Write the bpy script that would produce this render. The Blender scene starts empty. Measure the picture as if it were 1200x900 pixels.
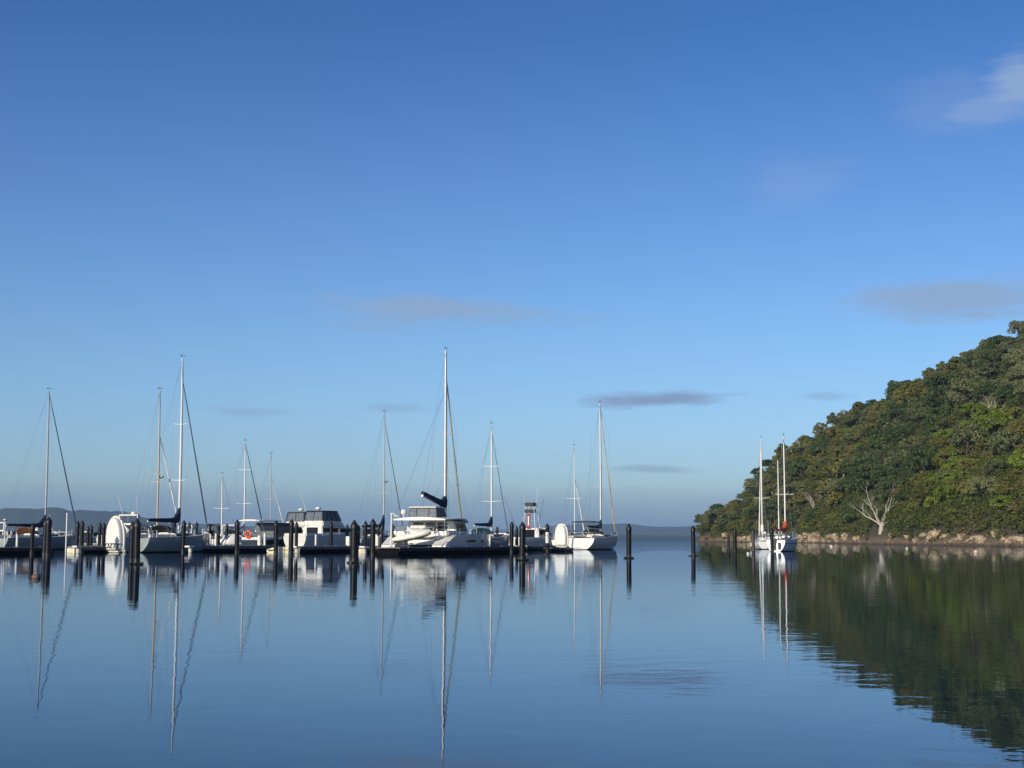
import bpy, bmesh, math, random
import numpy as np
from mathutils import Vector, Matrix, Euler, noise as mnoise

random.seed(7)
rng = np.random.default_rng(7)
R = math.radians
PI = math.pi
SC = bpy.context.scene
COL = SC.collection

# ------------------------------------------------------------------ camera
FPX = 1700.0            # focal length in photograph pixels (1200 wide)
CAM_H = 1.4
PITCH = math.atan(179.8 / FPX)
ROLL = R(0.2)
cam_d = bpy.data.cameras.new('camera')
cam = bpy.data.objects.new('camera', cam_d)
COL.objects.link(cam)
CAM_M = Matrix.Rotation(PI / 2 + PITCH, 3, 'X') @ Matrix.Rotation(ROLL, 3, 'Z')
cam.matrix_world = Matrix.Translation((0, 0, CAM_H)) @ CAM_M.to_4x4()
cam_d.sensor_width = 36
cam_d.lens = 36 * FPX / 1200
cam_d.clip_start = 0.1
cam_d.clip_end = 60000
SC.camera = cam
SC.render.resolution_x = 1024
SC.render.resolution_y = 768


def ray(px, py):
    return (CAM_M @ Vector(((px - 600) / FPX, -(py - 450) / FPX, -1))).normalized()


def at(px, D, py=None):
    """world x (and height when a row is given) of a photograph column at distance D"""
    d = ray(px, 631 if py is None else py)
    k = D / d.y
    return (d.x * k, CAM_H + d.z * k)


# ------------------------------------------------------------------ sky
SUN_AZ, SUN_EL = 214.0, 17.0       # compass-like: 0 = +y, 90 = +x
w = bpy.data.worlds.new('World')
SC.world = w
w.use_nodes = True
nt = w.node_tree
N, LK = nt.nodes, nt.links
N.clear()


def wn(t, **kw):
    n = N.new(t)
    for k, v in kw.items():
        setattr(n, k, v)
    return n


def wmath(op, a, b=None, c=None):
    n = wn('ShaderNodeMath', operation=op)
    for i, v in enumerate((a, b, c)):
        if v is None:
            continue
        if isinstance(v, (int, float)):
            n.inputs[i].default_value = v
        else:
            LK.new(v, n.inputs[i])
    return n.outputs[0]


sky = wn('ShaderNodeTexSky', sky_type='NISHITA', sun_disc=False)
sky.sun_elevation = R(SUN_EL)
sky.sun_rotation = R(SUN_AZ)
sky.altitude = 0
sky.air_density = 1.25
sky.dust_density = 0.6
sky.ozone_density = 2.2
tc = wn('ShaderNodeTexCoord')
sep = wn('ShaderNodeSeparateXYZ')
LK.new(tc.outputs['Generated'], sep.inputs[0])
az = wmath('ARCTAN2', sep.outputs[0], sep.outputs[1])
el = wmath('ARCSINE', sep.outputs[2])
nz1 = wn('ShaderNodeTexNoise')
mp1 = wn('ShaderNodeMapping')
mp1.inputs['Scale'].default_value = (9, 9, 55)
LK.new(tc.outputs['Generated'], mp1.inputs[0])
LK.new(mp1.outputs[0], nz1.inputs['Vector'])
nz1.inputs['Scale'].default_value = 1.6
nz1.inputs['Detail'].default_value = 9
nz1.inputs['Roughness'].default_value = 0.68
nz2 = wn('ShaderNodeTexNoise')
LK.new(tc.outputs['Generated'], nz2.inputs['Vector'])
nz2.inputs['Scale'].default_value = 14
nz2.inputs['Detail'].default_value = 6
n1 = wmath('SUBTRACT', nz1.outputs[0], 0.5)
n2 = wmath('SUBTRACT', nz2.outputs[0], 0.5)
azw = wmath('MULTIPLY_ADD', n2, 0.05, az)
elw = wmath('MULTIPLY_ADD', n2, 0.012, el)
# clouds standing in fixed directions of the sky: column, row, half width, half height, amount, lightness
CL = [(500, 364, 150, 19, .85, 2), (1120, 350, 120, 27, .85, 2), (1194, 98, 44, 36, .60, 1), (1158, 128, 46, 18, .36, 1), (1120, 120, 80, 40, .14, 1),
      (770, 467, 80, 8.5, .85, 0), (745, 461, 26, 5, .35, 0), (770, 550, 60, 6, .5, 0), (975, 462, 38, 5, .35, 0), (285, 482, 60, 7, .33, 0),
      (465, 477, 42, 6, .30, 0), (40, 590, 60, 6, .25, 0), (930, 215, 60, 34, .14, 1), (680, 372, 60, 9, .22, 2), (420, 385, 70, 10, .3, 2)]
masks = [None, None, None]
for px, py, wx, wy, amt, br in CL:
    d = ray(px, py)
    a0, e0 = math.atan2(d.x, d.y), math.asin(d.z)
    da = wmath('DIVIDE', wmath('SUBTRACT', azw, a0), wx / FPX)
    de = wmath('DIVIDE', wmath('SUBTRACT', elw, e0), wy / FPX)
    q = wmath('ADD', wmath('MULTIPLY', da, da), wmath('MULTIPLY', de, de))
    g = wmath('POWER', 2.7183, wmath('MULTIPLY', q, -1.0))
    m = wmath('MULTIPLY', wmath('SMOOTH_MIN', wmath('MAXIMUM', wmath('MULTIPLY_ADD', n1, 2.6, wmath('MULTIPLY_ADD', g, 1.6, -0.40)), 0.0), 1.0, 0.2), amt)
    m = wmath('MULTIPLY', m, wmath('MINIMUM', wmath('MULTIPLY', g, 4.0), 1.0))
    masks[br] = m if masks[br] is None else wmath('MAXIMUM', masks[br], m)
# a thin far cloud bank low over the sea
bank_top = wmath('MULTIPLY_ADD', n1, 0.022, 0.036)
bank = wmath('MULTIPLY', wmath('SMOOTH_MIN', wmath('MAXIMUM', wmath('DIVIDE', wmath('SUBTRACT', bank_top, el), 0.03), 0.0), 1.0, 0.3), 0.85)
tint = wn('ShaderNodeMix', data_type='RGBA', blend_type='MULTIPLY')
tint.inputs[0].default_value = 1
LK.new(sky.outputs[0], tint.inputs[6])
tr_ = wn('ShaderNodeValToRGB')
LK.new(wmath('MULTIPLY', el, 2.0), tr_.inputs[0])
_e = tr_.color_ramp.elements
_e[0].position, _e[0].color = 0.09, (0.55, 0.82, 1.50, 1)
_e[1].position, _e[1].color = 0.80, (0.22, 0.44, 0.86, 1)
for p_, c_ in ((0.264, (0.49, 0.73, 1.22, 1)), (0.49, (0.37, 0.58, 1.04, 1)), (0.69, (0.235, 0.46, 0.88, 1))):
    _x = _e.new(p_)
    _x.color = c_
LK.new(tr_.outputs[0], tint.inputs[7])
cur = tint.outputs[2]
for m, colr in ((bank, (1.45, 2.15, 3.35, 1)), (masks[0], (1.85, 2.50, 3.9, 1)), (masks[2], (2.35, 3.35, 5.1, 1)), (masks[1], (3.1, 4.0, 5.6, 1))):
    mx = wn('ShaderNodeMix', data_type='RGBA')
    LK.new(m, mx.inputs[0])
    LK.new(cur, mx.inputs[6])
    mx.inputs[7].default_value = colr
    cur = mx.outputs[2]
bg = wn('ShaderNodeBackground')
bg.inputs['Strength'].default_value = 0.12
LK.new(cur, bg.inputs[0])
wo = wn('ShaderNodeOutputWorld')
LK.new(bg.outputs[0], wo.inputs[0])

sun_d = bpy.data.lights.new('sun', 'SUN')
sun_d.energy = 5.0
sun_d.angle = R(0.5)
sun_d.color = (1.0, 0.88, 0.70)
sun = bpy.data.objects.new('sun', sun_d)
COL.objects.link(sun)
sd = Vector((math.sin(R(SUN_AZ)) * math.cos(R(SUN_EL)), math.cos(R(SUN_AZ)) * math.cos(R(SUN_EL)), math.sin(R(SUN_EL))))
sun.rotation_euler = sd.to_track_quat('Z', 'Y').to_euler()
SC.view_settings.view_transform = 'Standard'
SC.view_settings.look = 'None'
SC.view_settings.exposure = 0.0
SC.view_settings.gamma = 1
SC.cycles.max_bounces = 6
SC.cycles.volume_bounces = 0
SC.cycles.sample_clamp_indirect = 4


# ------------------------------------------------------------------ materials
def mat(name, col, rough=0.5, metal=0.0, noise=0.0, nscale=3.0, spec=None, coat=0.0, bump=0.0, col2=None):
    m = bpy.data.materials.new(name)
    m.use_nodes = True
    t = m.node_tree
    b = t.nodes['Principled BSDF']
    b.inputs['Roughness'].default_value = rough
    b.inputs['Metallic'].default_value = metal
    if spec is not None:
        b.inputs['Specular IOR Level'].default_value = spec
    if coat:
        b.inputs['Coat Weight'].default_value = coat
    b.inputs['Base Color'].default_value = (*col, 1)
    if noise > 0 or col2:
        tcn = t.nodes.new('ShaderNodeTexCoord')
        nz = t.nodes.new('ShaderNodeTexNoise')
        nz.inputs['Scale'].default_value = nscale
        nz.inputs['Detail'].default_value = 6
        t.links.new(tcn.outputs['Object'], nz.inputs['Vector'])
        cr = t.nodes.new('ShaderNodeValToRGB')
        t.links.new(nz.outputs[0], cr.inputs[0])
        c2 = col2 if col2 else tuple(max(0, c * (1 - noise)) for c in col)
        cr.color_ramp.elements[0].position = 0.35
        cr.color_ramp.elements[1].position = 0.65
        cr.color_ramp.elements[0].color = (*c2, 1)
        cr.color_ramp.elements[1].color = (*col, 1)
        t.links.new(cr.outputs[0], b.inputs['Base Color'])
        if bump:
            bp = t.nodes.new('ShaderNodeBump')
            bp.inputs['Distance'].default_value = bump
            t.links.new(nz.outputs[0], bp.inputs['Height'])
            t.links.new(bp.outputs[0], b.inputs['Normal'])
    return m


def hull_mat(name, col, boot=(0.02, 0.025, 0.04), stripe=None, z1=0.10, zs=(0.75, 0.85)):
    """gelcoat with antifouling below the waterline and an optional cove stripe"""
    m = mat(name, col, 0.22, coat=0.3)
    t = m.node_tree
    b = t.nodes['Principled BSDF']
    tcn = t.nodes.new('ShaderNodeTexCoord')
    sp = t.nodes.new('ShaderNodeSeparateXYZ')
    t.links.new(tcn.outputs['Object'], sp.inputs[0])
    nz = t.nodes.new('ShaderNodeTexNoise')
    nz.inputs['Scale'].default_value = 1.3
    nz.inputs['Detail'].default_value = 7
    t.links.new(tcn.outputs['Object'], nz.inputs['Vector'])
    base = t.nodes.new('ShaderNodeMix')
    base.data_type = 'RGBA'
    t.links.new(nz.outputs[0], base.inputs[0])
    base.inputs[6].default_value = (*[c * 0.86 for c in col], 1)
    base.inputs[7].default_value = (*col, 1)
    lt = t.nodes.new('ShaderNodeMath')
    lt.operation = 'LESS_THAN'
    t.links.new(sp.outputs[2], lt.inputs[0])
    lt.inputs[1].default_value = z1
    mx = t.nodes.new('ShaderNodeMix')
    mx.data_type = 'RGBA'
    t.links.new(lt.outputs[0], mx.inputs[0])
    t.links.new(base.outputs[2], mx.inputs[6])
    mx.inputs[7].default_value = (*boot, 1)
    out = mx.outputs[2]
    if stripe:
        a = t.nodes.new('ShaderNodeMath')
        a.operation = 'COMPARE'
        t.links.new(sp.outputs[2], a.inputs[0])
        a.inputs[1].default_value = (zs[0] + zs[1]) / 2
        a.inputs[2].default_value = (zs[1] - zs[0]) / 2
        m2 = t.nodes.new('ShaderNodeMix')
        m2.data_type = 'RGBA'
        t.links.new(a.outputs[0], m2.inputs[0])
        t.links.new(out, m2.inputs[6])
        m2.inputs[7].default_value = (*stripe, 1)
        out = m2.outputs[2]
    t.links.new(out, b.inputs['Base Color'])
    return m


M = {
    'white': mat('white gelcoat', (0.72, 0.71, 0.66), 0.3, noise=0.1, nscale=2, coat=0.2),
    'offwhite': mat('off white deck', (0.66, 0.65, 0.60), 0.5, noise=0.15),
    'cream': mat('cream hypalon', (0.74, 0.72, 0.62), 0.45, noise=0.08),
    'alu': mat('silver mast', (0.60, 0.59, 0.56), 0.35, 0.35, noise=0.1, nscale=1),
    'goldmast': mat('buff painted mast', (0.62, 0.50, 0.36), 0.4, 0.1, noise=0.1, nscale=1),
    'whitemast': mat('white painted mast', (0.78, 0.77, 0.72), 0.4, noise=0.06, nscale=1),
    'wire': mat('rigging wire', (0.30, 0.31, 0.33), 0.4, 0.6),
    'steel': mat('stainless rail', (0.6, 0.6, 0.6), 0.25, 0.9),
    'navy': mat('navy canvas', (0.012, 0.018, 0.05), 0.8, noise=0.3, nscale=4),
    'teal': mat('teal canvas', (0.02, 0.09, 0.10), 0.8, noise=0.3, nscale=4),
    'charcoal': mat('charcoal canvas', (0.05, 0.055, 0.065), 0.8, noise=0.3, nscale=4),
    'greycover': mat('grey canvas', (0.11, 0.12, 0.13), 0.8, noise=0.25, nscale=4),
    'slate': mat('slate blue canvas', (0.05, 0.08, 0.12), 0.8, noise=0.25, nscale=4),
    'tan': mat('tan canvas', (0.26, 0.12, 0.05), 0.8, noise=0.3, nscale=4),
    'red': mat('red canvas', (0.50, 0.07, 0.03), 0.75, noise=0.25, nscale=4),
    'orange': mat('orange lifebuoy', (0.70, 0.10, 0.03), 0.5),
    'crimson': mat('crimson panel', (0.26, 0.014, 0.04), 0.55, noise=0.2),
    'sailwhite': mat('white sailcloth', (0.76, 0.75, 0.70), 0.7, noise=0.12, nscale=3),
    'sailgold': mat('ochre sail strip', (0.58, 0.42, 0.16), 0.7, noise=0.5, nscale=0.8),
    'sailgreen': mat('grey green sail strip', (0.30, 0.33, 0.27), 0.7, noise=0.35, nscale=1.2),
    'glass': mat('tinted window', (0.012, 0.014, 0.018), 0.08, spec=0.6),
    'clear': mat('clear canopy panel', (0.16, 0.18, 0.20), 0.15, noise=0.4, nscale=5),
    'black': mat('black plastic', (0.007, 0.007, 0.010), 0.5, noise=0.4, nscale=6),
    'pile': mat('black pile sleeve', (0.006, 0.006, 0.009), 0.34, noise=0.45, nscale=5, spec=0.3),
    'rustpile': mat('weathered pile', (0.085, 0.055, 0.045), 0.7, noise=0.5, nscale=3),
    'weed': mat('wet weed', (0.012, 0.014, 0.010), 0.4, noise=0.5),
    'concrete': mat('pontoon concrete', (0.40, 0.39, 0.36), 0.85, noise=0.25, nscale=3, bump=0.01),
    'fascia': mat('grey timber fascia', (0.16, 0.155, 0.15), 0.8, noise=0.4, nscale=4),
    'float': mat('dark pontoon float', (0.008, 0.008, 0.010), 0.9, noise=0.4, spec=0.05),
    'creamfloat': mat('cream pontoon float', (0.68, 0.64, 0.44), 0.6, noise=0.25, nscale=2),
    'teak': mat('brown timber', (0.16, 0.09, 0.045), 0.7, noise=0.4, nscale=5),
    'dkhull': mat('dark blue hull', (0.02, 0.025, 0.04), 0.25, coat=0.4, noise=0.2),
    'text': mat('black lettering', (0.02, 0.02, 0.02), 0.6),
    'bark': mat('brown bark', (0.10, 0.075, 0.05), 0.9, noise=0.4, nscale=3),
    'palebark': mat('pale bark', (0.26, 0.23, 0.18), 0.9, noise=0.4, nscale=3),
    'deadwood': mat('bleached dead wood', (0.46, 0.42, 0.35), 0.85, noise=0.3, nscale=2),
    'rock': mat('pale sandstone', (0.40, 0.32, 0.22), 0.9, nscale=1.4, bump=0.3, col2=(0.14, 0.10, 0.06)),
    'buoyw': mat('white buoy', (0.5, 0.47, 0.42), 0.5),
    'buoyb': mat('brown buoy', (0.16, 0.10, 0.07), 0.6, noise=0.3),
}


# ------------------------------------------------------------------ mesh helpers
class MB:
    def __init__(s):
        s.bm = bmesh.new()

    def loft(s, rings, closed=True, cap0=True, cap1=True):
        vs = [[s.bm.verts.new(p) for p in r] for r in rings]
        n = len(rings[0])
        m = n if closed else n - 1
        for i in range(len(vs) - 1):
            for j in range(m):
                a, b, c, d = vs[i][j], vs[i][(j + 1) % n], vs[i + 1][(j + 1) % n], vs[i + 1][j]
                try:
                    s.bm.faces.new((a, b, c, d))
                except ValueError:
                    pass
        for flag, r in ((cap0, vs[0]), (cap1, vs[-1])):
            if flag:
                try:
                    s.bm.faces.new(r)
                except ValueError:
                    pass
        return vs

    def tube(s, pts, r, n=8, sx=1.0):
        pts = [Vector(p) for p in pts]
        rs = r if isinstance(r, (list, tuple)) else [r] * len(pts)
        rings = []
        for i, p in enumerate(pts):
            t = (pts[min(i + 1, len(pts) - 1)] - pts[max(i - 1, 0)]).normalized()
            ref = Vector((1, 0, 0)) if abs(t.z) > 0.8 else Vector((0, 0, 1))
            u = t.cross(ref).normalized()
            v = t.cross(u).normalized()
            rings.append([p + u * math.cos(2 * PI * k / n) * rs[i] + v * math.sin(2 * PI * k / n) * rs[i] * sx for k in range(n)])
        s.loft(rings)
        return s

    def box(s, c, size, rz=0.0, bev=0.0, ry=0.0):
        c = Vector(c)
        hx, hy, hz = [v / 2 for v in size]
        m = Euler((0, ry, rz)).to_matrix()
        vs = [s.bm.verts.new(c + m @ Vector((x * hx, y * hy, z * hz))) for x in (-1, 1) for y in (-1, 1) for z in (-1, 1)]
        fs = [s.bm.faces.new([vs[i] for i in f]) for f in ((0, 1, 3, 2), (4, 6, 7, 5), (0, 4, 5, 1), (2, 3, 7, 6), (0, 2, 6, 4), (1, 5, 7, 3))]
        if bev:
            es = list({e for f in fs for e in f.edges})
            bmesh.ops.bevel(s.bm, geom=es, offset=bev, segments=2, affect='EDGES')
        return s

    def trunk(s, x0, x1, z0, z1, w0, w1, rf=0.0, rb=0.0, wt=0.88, bev=0.04):
        """cabin block: rear x0, front x1, half widths w0 (rear) w1 (front), rf/rb rake of front and rear"""
        b = [(x0, -w0, z0), (x1, -w1, z0), (x1, w1, z0), (x0, w0, z0)]
        t = [(x0 + rb, -w0 * wt, z1), (x1 - rf, -w1 * wt, z1), (x1 - rf, w1 * wt, z1), (x0 + rb, w0 * wt, z1)]
        vb = [s.bm.verts.new(p) for p in b]
        vt = [s.bm.verts.new(p) for p in t]
        fs = [s.bm.faces.new(vb[::-1]), s.bm.faces.new(vt)]
        for i in range(4):
            fs.append(s.bm.faces.new((vb[i], vb[(i + 1) % 4], vt[(i + 1) % 4], vt[i])))
        if bev:
            bmesh.ops.bevel(s.bm, geom=list({e for f in fs for e in f.edges}), offset=bev, segments=3, affect='EDGES')
        return s

    def ball(s, c, r, n=12, sq=(1, 1, 1)):
        res = bmesh.ops.create_uvsphere(s.bm, u_segments=n, v_segments=max(6, n // 2), radius=r)
        for v in res['verts']:
            v.co = Vector((v.co.x * sq[0], v.co.y * sq[1], v.co.z * sq[2])) + Vector(c)
        return s

    def ring(s, c, r, t, axis='x', n=20):
        pts = []
        for k in range(n + 1):
            a = 2 * PI * k / n
            o = Vector((0, math.cos(a) * r, math.sin(a) * r)) if axis == 'x' else (Vector((math.cos(a) * r, 0, math.sin(a) * r)) if axis == 'y' else Vector((math.cos(a) * r, math.sin(a) * r, 0)))
            pts.append(Vector(c) + o)
        s.tube(pts, t, 6)
        return s

    def build(s, name, m, parent=None, smooth=True, ang=35):
        bmesh.ops.recalc_face_normals(s.bm, faces=s.bm.faces)
        me = bpy.data.meshes.new(name)
        if smooth:
            for f in s.bm.faces:
                f.smooth = True
            for e in s.bm.edges:
                if len(e.link_faces) == 2 and e.calc_face_angle(0) > R(ang):
                    e.smooth = False
        s.bm.to_mesh(me)
        s.bm.free()
        me.materials.append(M[m] if isinstance(m, str) else m)
        o = bpy.data.objects.new(name, me)
        COL.objects.link(o)
        if parent:
            o.parent = parent
        return o


def tag(o, label=None, cat=None, group=None, kind=None):
    for k, v in (('label', label), ('category', cat), ('group', group), ('kind', kind)):
        if v:
            o[k] = v
    return o


def empty(name, loc, az_deg=None, label=None, cat=None, group=None):
    o = bpy.data.objects.new(name, None)
    COL.objects.link(o)
    o.location = loc
    if az_deg is not None:
        o.rotation_euler = (0, 0, R(90 - az_deg))
    o.empty_display_size = 0.3
    tag(o, label, cat, group)
    return o


def raw_mesh(name, verts, faces, m, smooth=False, parent=None):
    """numpy arrays -> mesh object of quads"""
    me = bpy.data.meshes.new(name)
    nv, nf = len(verts), len(faces)
    k = faces.shape[1]
    me.vertices.add(nv)
    me.vertices.foreach_set('co', np.ascontiguousarray(verts, dtype=np.float32).ravel())
    me.loops.add(nf * k)
    me.loops.foreach_set('vertex_index', np.ascontiguousarray(faces, dtype=np.int32).ravel())
    me.polygons.add(nf)
    me.polygons.foreach_set('loop_start', np.arange(0, nf * k, k, dtype=np.int32))
    me.polygons.foreach_set('use_smooth', np.full(nf, smooth))
    me.update(calc_edges=True)
    me.materials.append(m)
    o = bpy.data.objects.new(name, me)
    COL.objects.link(o)
    if parent:
        o.parent = parent
    return o


def fbm(x, y, z=0.0, s=1.0, o=4):
    return mnoise.fractal(Vector((x * s, y * s, z)), 1.0, 2.0, o, noise_basis='PERLIN_ORIGINAL')


# ------------------------------------------------------------------ water
def make_water():
    m = bpy.data.materials.new('calm sea water')
    m.use_nodes = True
    t = m.node_tree
    b = t.nodes['Principled BSDF']
    t.nodes.remove(b)
    body = t.nodes.new('ShaderNodeBsdfDiffuse')
    body.inputs[0].default_value = (0.010, 0.022, 0.030, 1)
    glo = t.nodes.new('ShaderNodeBsdfGlossy')
    glo.inputs['Color'].default_value = (0.74, 0.82, 0.925, 1)
    glo.inputs['Roughness'].default_value = 0.0
    fr = t.nodes.new('ShaderNodeFresnel')
    fr.inputs[0].default_value = 1.28
    mixs = t.nodes.new('ShaderNodeMixShader')
    t.links.new(fr.outputs[0], mixs.inputs[0])
    t.links.new(body.outputs[0], mixs.inputs[1])
    t.links.new(glo.outputs[0], mixs.inputs[2])
    t.links.new(mixs.outputs[0], t.nodes['Material Output'].inputs[0])
    tcn = t.nodes.new('ShaderNodeTexCoord')

    def nz(scale, sx, sy, det, rot=0):
        mp = t.nodes.new('ShaderNodeMapping')
        mp.inputs['Scale'].default_value = (sx, sy, 1)
        mp.inputs['Rotation'].default_value = (0, 0, R(rot))
        n = t.nodes.new('ShaderNodeTexNoise')
        n.inputs['Scale'].default_value = scale
        n.inputs['Detail'].default_value = det
        t.links.new(tcn.outputs['Object'], mp.inputs[0])
        t.links.new(mp.outputs[0], n.inputs['Vector'])
        return n.outputs[0]

    def mth(op, a, c, d=None):
        n = t.nodes.new('ShaderNodeMath')
        n.operation = op
        for i, v in enumerate((a, c, d)):
            if v is None:
                continue
            if isinstance(v, (int, float)):
                n.inputs[i].default_value = v
            else:
                t.links.new(v, n.inputs[i])
        return n.outputs[0]
    big = nz(0.5, 0.95, 1.1, 2, 12)       # slow swell
    small = nz(2.3, 0.95, 1.15, 3, -8)        # ripples
    patch = nz(0.035, 0.45, 1.2, 3)          # calm and ruffled areas
    pm = t.nodes.new('ShaderNodeMapRange')
    t.links.new(patch, pm.inputs[0])
    pm.inputs[1].default_value = 0.42
    pm.inputs[2].default_value = 0.66
    pm.inputs[3].default_value = 0.45
    pm.inputs[4].default_value = 2.0
    hgt = mth('ADD', mth('MULTIPLY', big, 1.0), mth('MULTIPLY', mth('MULTIPLY', small, 0.52), pm.outputs[0]))
    bp = t.nodes.new('ShaderNodeBump')
    bp.inputs['Strength'].default_value = 1
    bp.inputs['Distance'].default_value = 0.0042
    t.links.new(hgt, bp.inputs['Height'])
    t.links.new(bp.outputs[0], glo.inputs['Normal'])
    t.links.new(bp.outputs[0], fr.inputs['Normal'])
    s = 9000
    ys = [-300, 0, 60, 200, 600, 2000, 9000]
    xs = [-s, -1500, -300, 0, 300, 1500, s]
    v = np.array([(x, y, 0) for y in ys for x in xs], float)
    f = np.array([(j * 7 + i, j * 7 + i + 1, (j + 1) * 7 + i + 1, (j + 1) * 7 + i) for j in range(6) for i in range(6)])
    o = raw_mesh('water', v, f, m)
    tag(o, kind='structure')
    bed = raw_mesh('sea_bed', np.array([(-s, -300, -6), (s, -300, -6), (s, s, -6), (-s, s, -6)], float), np.array([(0, 1, 2, 3)]), mat('sea bed', (0.05, 0.05, 0.04), 0.9))
    tag(bed, kind='structure')


make_water()

# ------------------------------------------------------------------ haze
hz = MB().box((0, 4300, 99), (18200, 9500, 214))
hm = bpy.data.materials.new('sea haze')
hm.use_nodes = True
hm.node_tree.nodes.clear()
pv = hm.node_tree.nodes.new('ShaderNodeVolumePrincipled')
pv.inputs['Color'].default_value = (0.40, 0.66, 1.0, 1)
pv.inputs['Density'].default_value = 0.000075
pv.inputs['Anisotropy'].default_value = 0.0
ho = hm.node_tree.nodes.new('ShaderNodeOutputMaterial')
hm.node_tree.links.new(pv.outputs[0], ho.inputs['Volume'])
tag(hz.build('haze', hm, smooth=False), kind='stuff')

# ------------------------------------------------------------------ far hills
fm = mat('far bush', (0.045, 0.06, 0.04), 0.95, noise=0.35, nscale=0.004)


def far_hills(name, prof, D, depth, seed):
    xs, zs = [], []
    for px, py in prof:
        x, z = at(px, D, py)
        xs.append(x)
        zs.append(max(z, 0.5))
    n = 260
    X = np.linspace(xs[0], xs[-1], n)
    Z = np.interp(X, xs, zs)
    V = []
    rows = [(-0.5, 0.0), (-0.42, 0.10), (-0.25, 0.42), (-0.1, 0.78), (0, 1.0), (0.2, 0.7), (0.5, -0.1)]
    for r, k in rows:
        for i in range(n):
            q = 1 + 0.16 * fbm(X[i], r * 900, seed, 0.0028, 5) + (0.10 * fbm(X[i], r * depth, seed + 3, 0.009, 4))
            V.append((X[i] * (1 + r * depth / D), D + r * depth, -3 + (Z[i] + 3) * k * (q if 0 < k else 1)))
    F = [(j * n + i, j * n + i + 1, (j + 1) * n + i + 1, (j + 1) * n + i) for j in range(len(rows) - 1) for i in range(n - 1)]
    tag(raw_mesh(name, np.array(V), np.array(F), fm, True), kind='structure')


far_hills('hills', [(-420, 606), (-300, 598), (-150, 601), (0, 596), (22, 595), (50, 594.5), (70, 596), (82, 598.5), (100, 597), (112, 595.5),
                    (125, 599), (145, 601.5), (165, 605), (190, 611), (225, 616), (262, 622), (300, 628)], 5200, 1500, 1.0)
far_hills('far_hills', [(150, 612), (230, 614), (300, 616), (350, 617), (420, 620), (470, 622), (540, 624), (600, 622), (640, 617), (690, 613), (735, 615), (780, 617),
                        (840, 614), (900, 612), (1000, 610), (1200, 606), (1500, 600)], 7600, 1300, 5.0)
far_hills('far_shore', [(560, 628), (640, 627), (720, 626.5), (790, 628), (835, 629.0), (900, 627), (1000, 625)], 4300, 300, 9.0)

# ------------------------------------------------------------------ headland terrain
RIDGE = [(73.5, 574, 1.5), (77, 586, 13.5), (83.5, 592, 16.5), (92.5, 594, 20), (99.5, 597, 30.5), (113, 600, 40), (122, 600, 46), (136, 600, 55), (148, 590, 59), (162, 570, 68.5),
         (176, 545, 75), (184, 520, 79), (198, 450, 79), (196, 350, 74), (188, 250, 66), (178, 160, 50)]
SHORE = [(72.5, 572), (74, 565), (77, 550), (83, 530), (89, 508), (94, 490), (95.5, 470), (96, 440), (95, 403), (94, 350), (93.5, 318), (98, 277), (103, 230), (108, 180), (114, 130), (118, 80)]
TREE_H = 6.0
_rt = np.array(RIDGE, float)
_st = np.array(SHORE, float)
_tt = np.arange(len(RIDGE))


def terrain(t, s):
    """t along the coast (0..15), s across: 0 shore, 1 ridge, 2 far side"""
    rx, ry, rz = (np.interp(t, _tt, _rt[:, k]) for k in range(3))
    sx, sy = (np.interp(t, _tt, _st[:, k]) for k in range(2))
    rz = max(rz - min(TREE_H, rz * 0.45), 1.0)
    Wd = math.hypot(rx - sx, ry - sy)
    # wiggle the shoreline
    wig = 1.6 * fbm(t * 2.3, 1.7, 0.3) + 0.7 * fbm(t * 9.0, 4.2, 0.3)
    ux, uy = (rx - sx) / max(Wd, 1), (ry - sy) / max(Wd, 1)
    if s < 0:
        x, y = sx + ux * (s * 40 + wig), sy + uy * (s * 40 + wig)
        return (x, y, s * 6)
    x = sx + (rx - sx) * s + ux * wig * (1 - min(s, 1))
    y = sy + (ry - sy) * s + uy * wig * (1 - min(s, 1))
    d = s * Wd
    if s <= 1:
        if d < 4:
            z = 0.10 + 0.17 * d
        else:
            q = (d - 4) / max(Wd - 4, 0.5)
            bank = min(1.0, (d - 4) / 3.5) * 1.5 * min(1, rz / 12)
            z = 0.78 + bank + (rz - 0.78 - bank) * (q ** 0.92)
    else:
        z = rz * (1 - (s - 1) ** 1.6)
    am = min(1.0, max(0, d - 4) / 20) * min(1, rz / 25)
    z += am * (3.2 * fbm(x, y, 2.0, 0.035, 3) + 1.2 * fbm(x, y, 8.0, 0.12, 3)) * (1.0 if s < 0.9 else 0.45)
    return (x, y, z)


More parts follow.
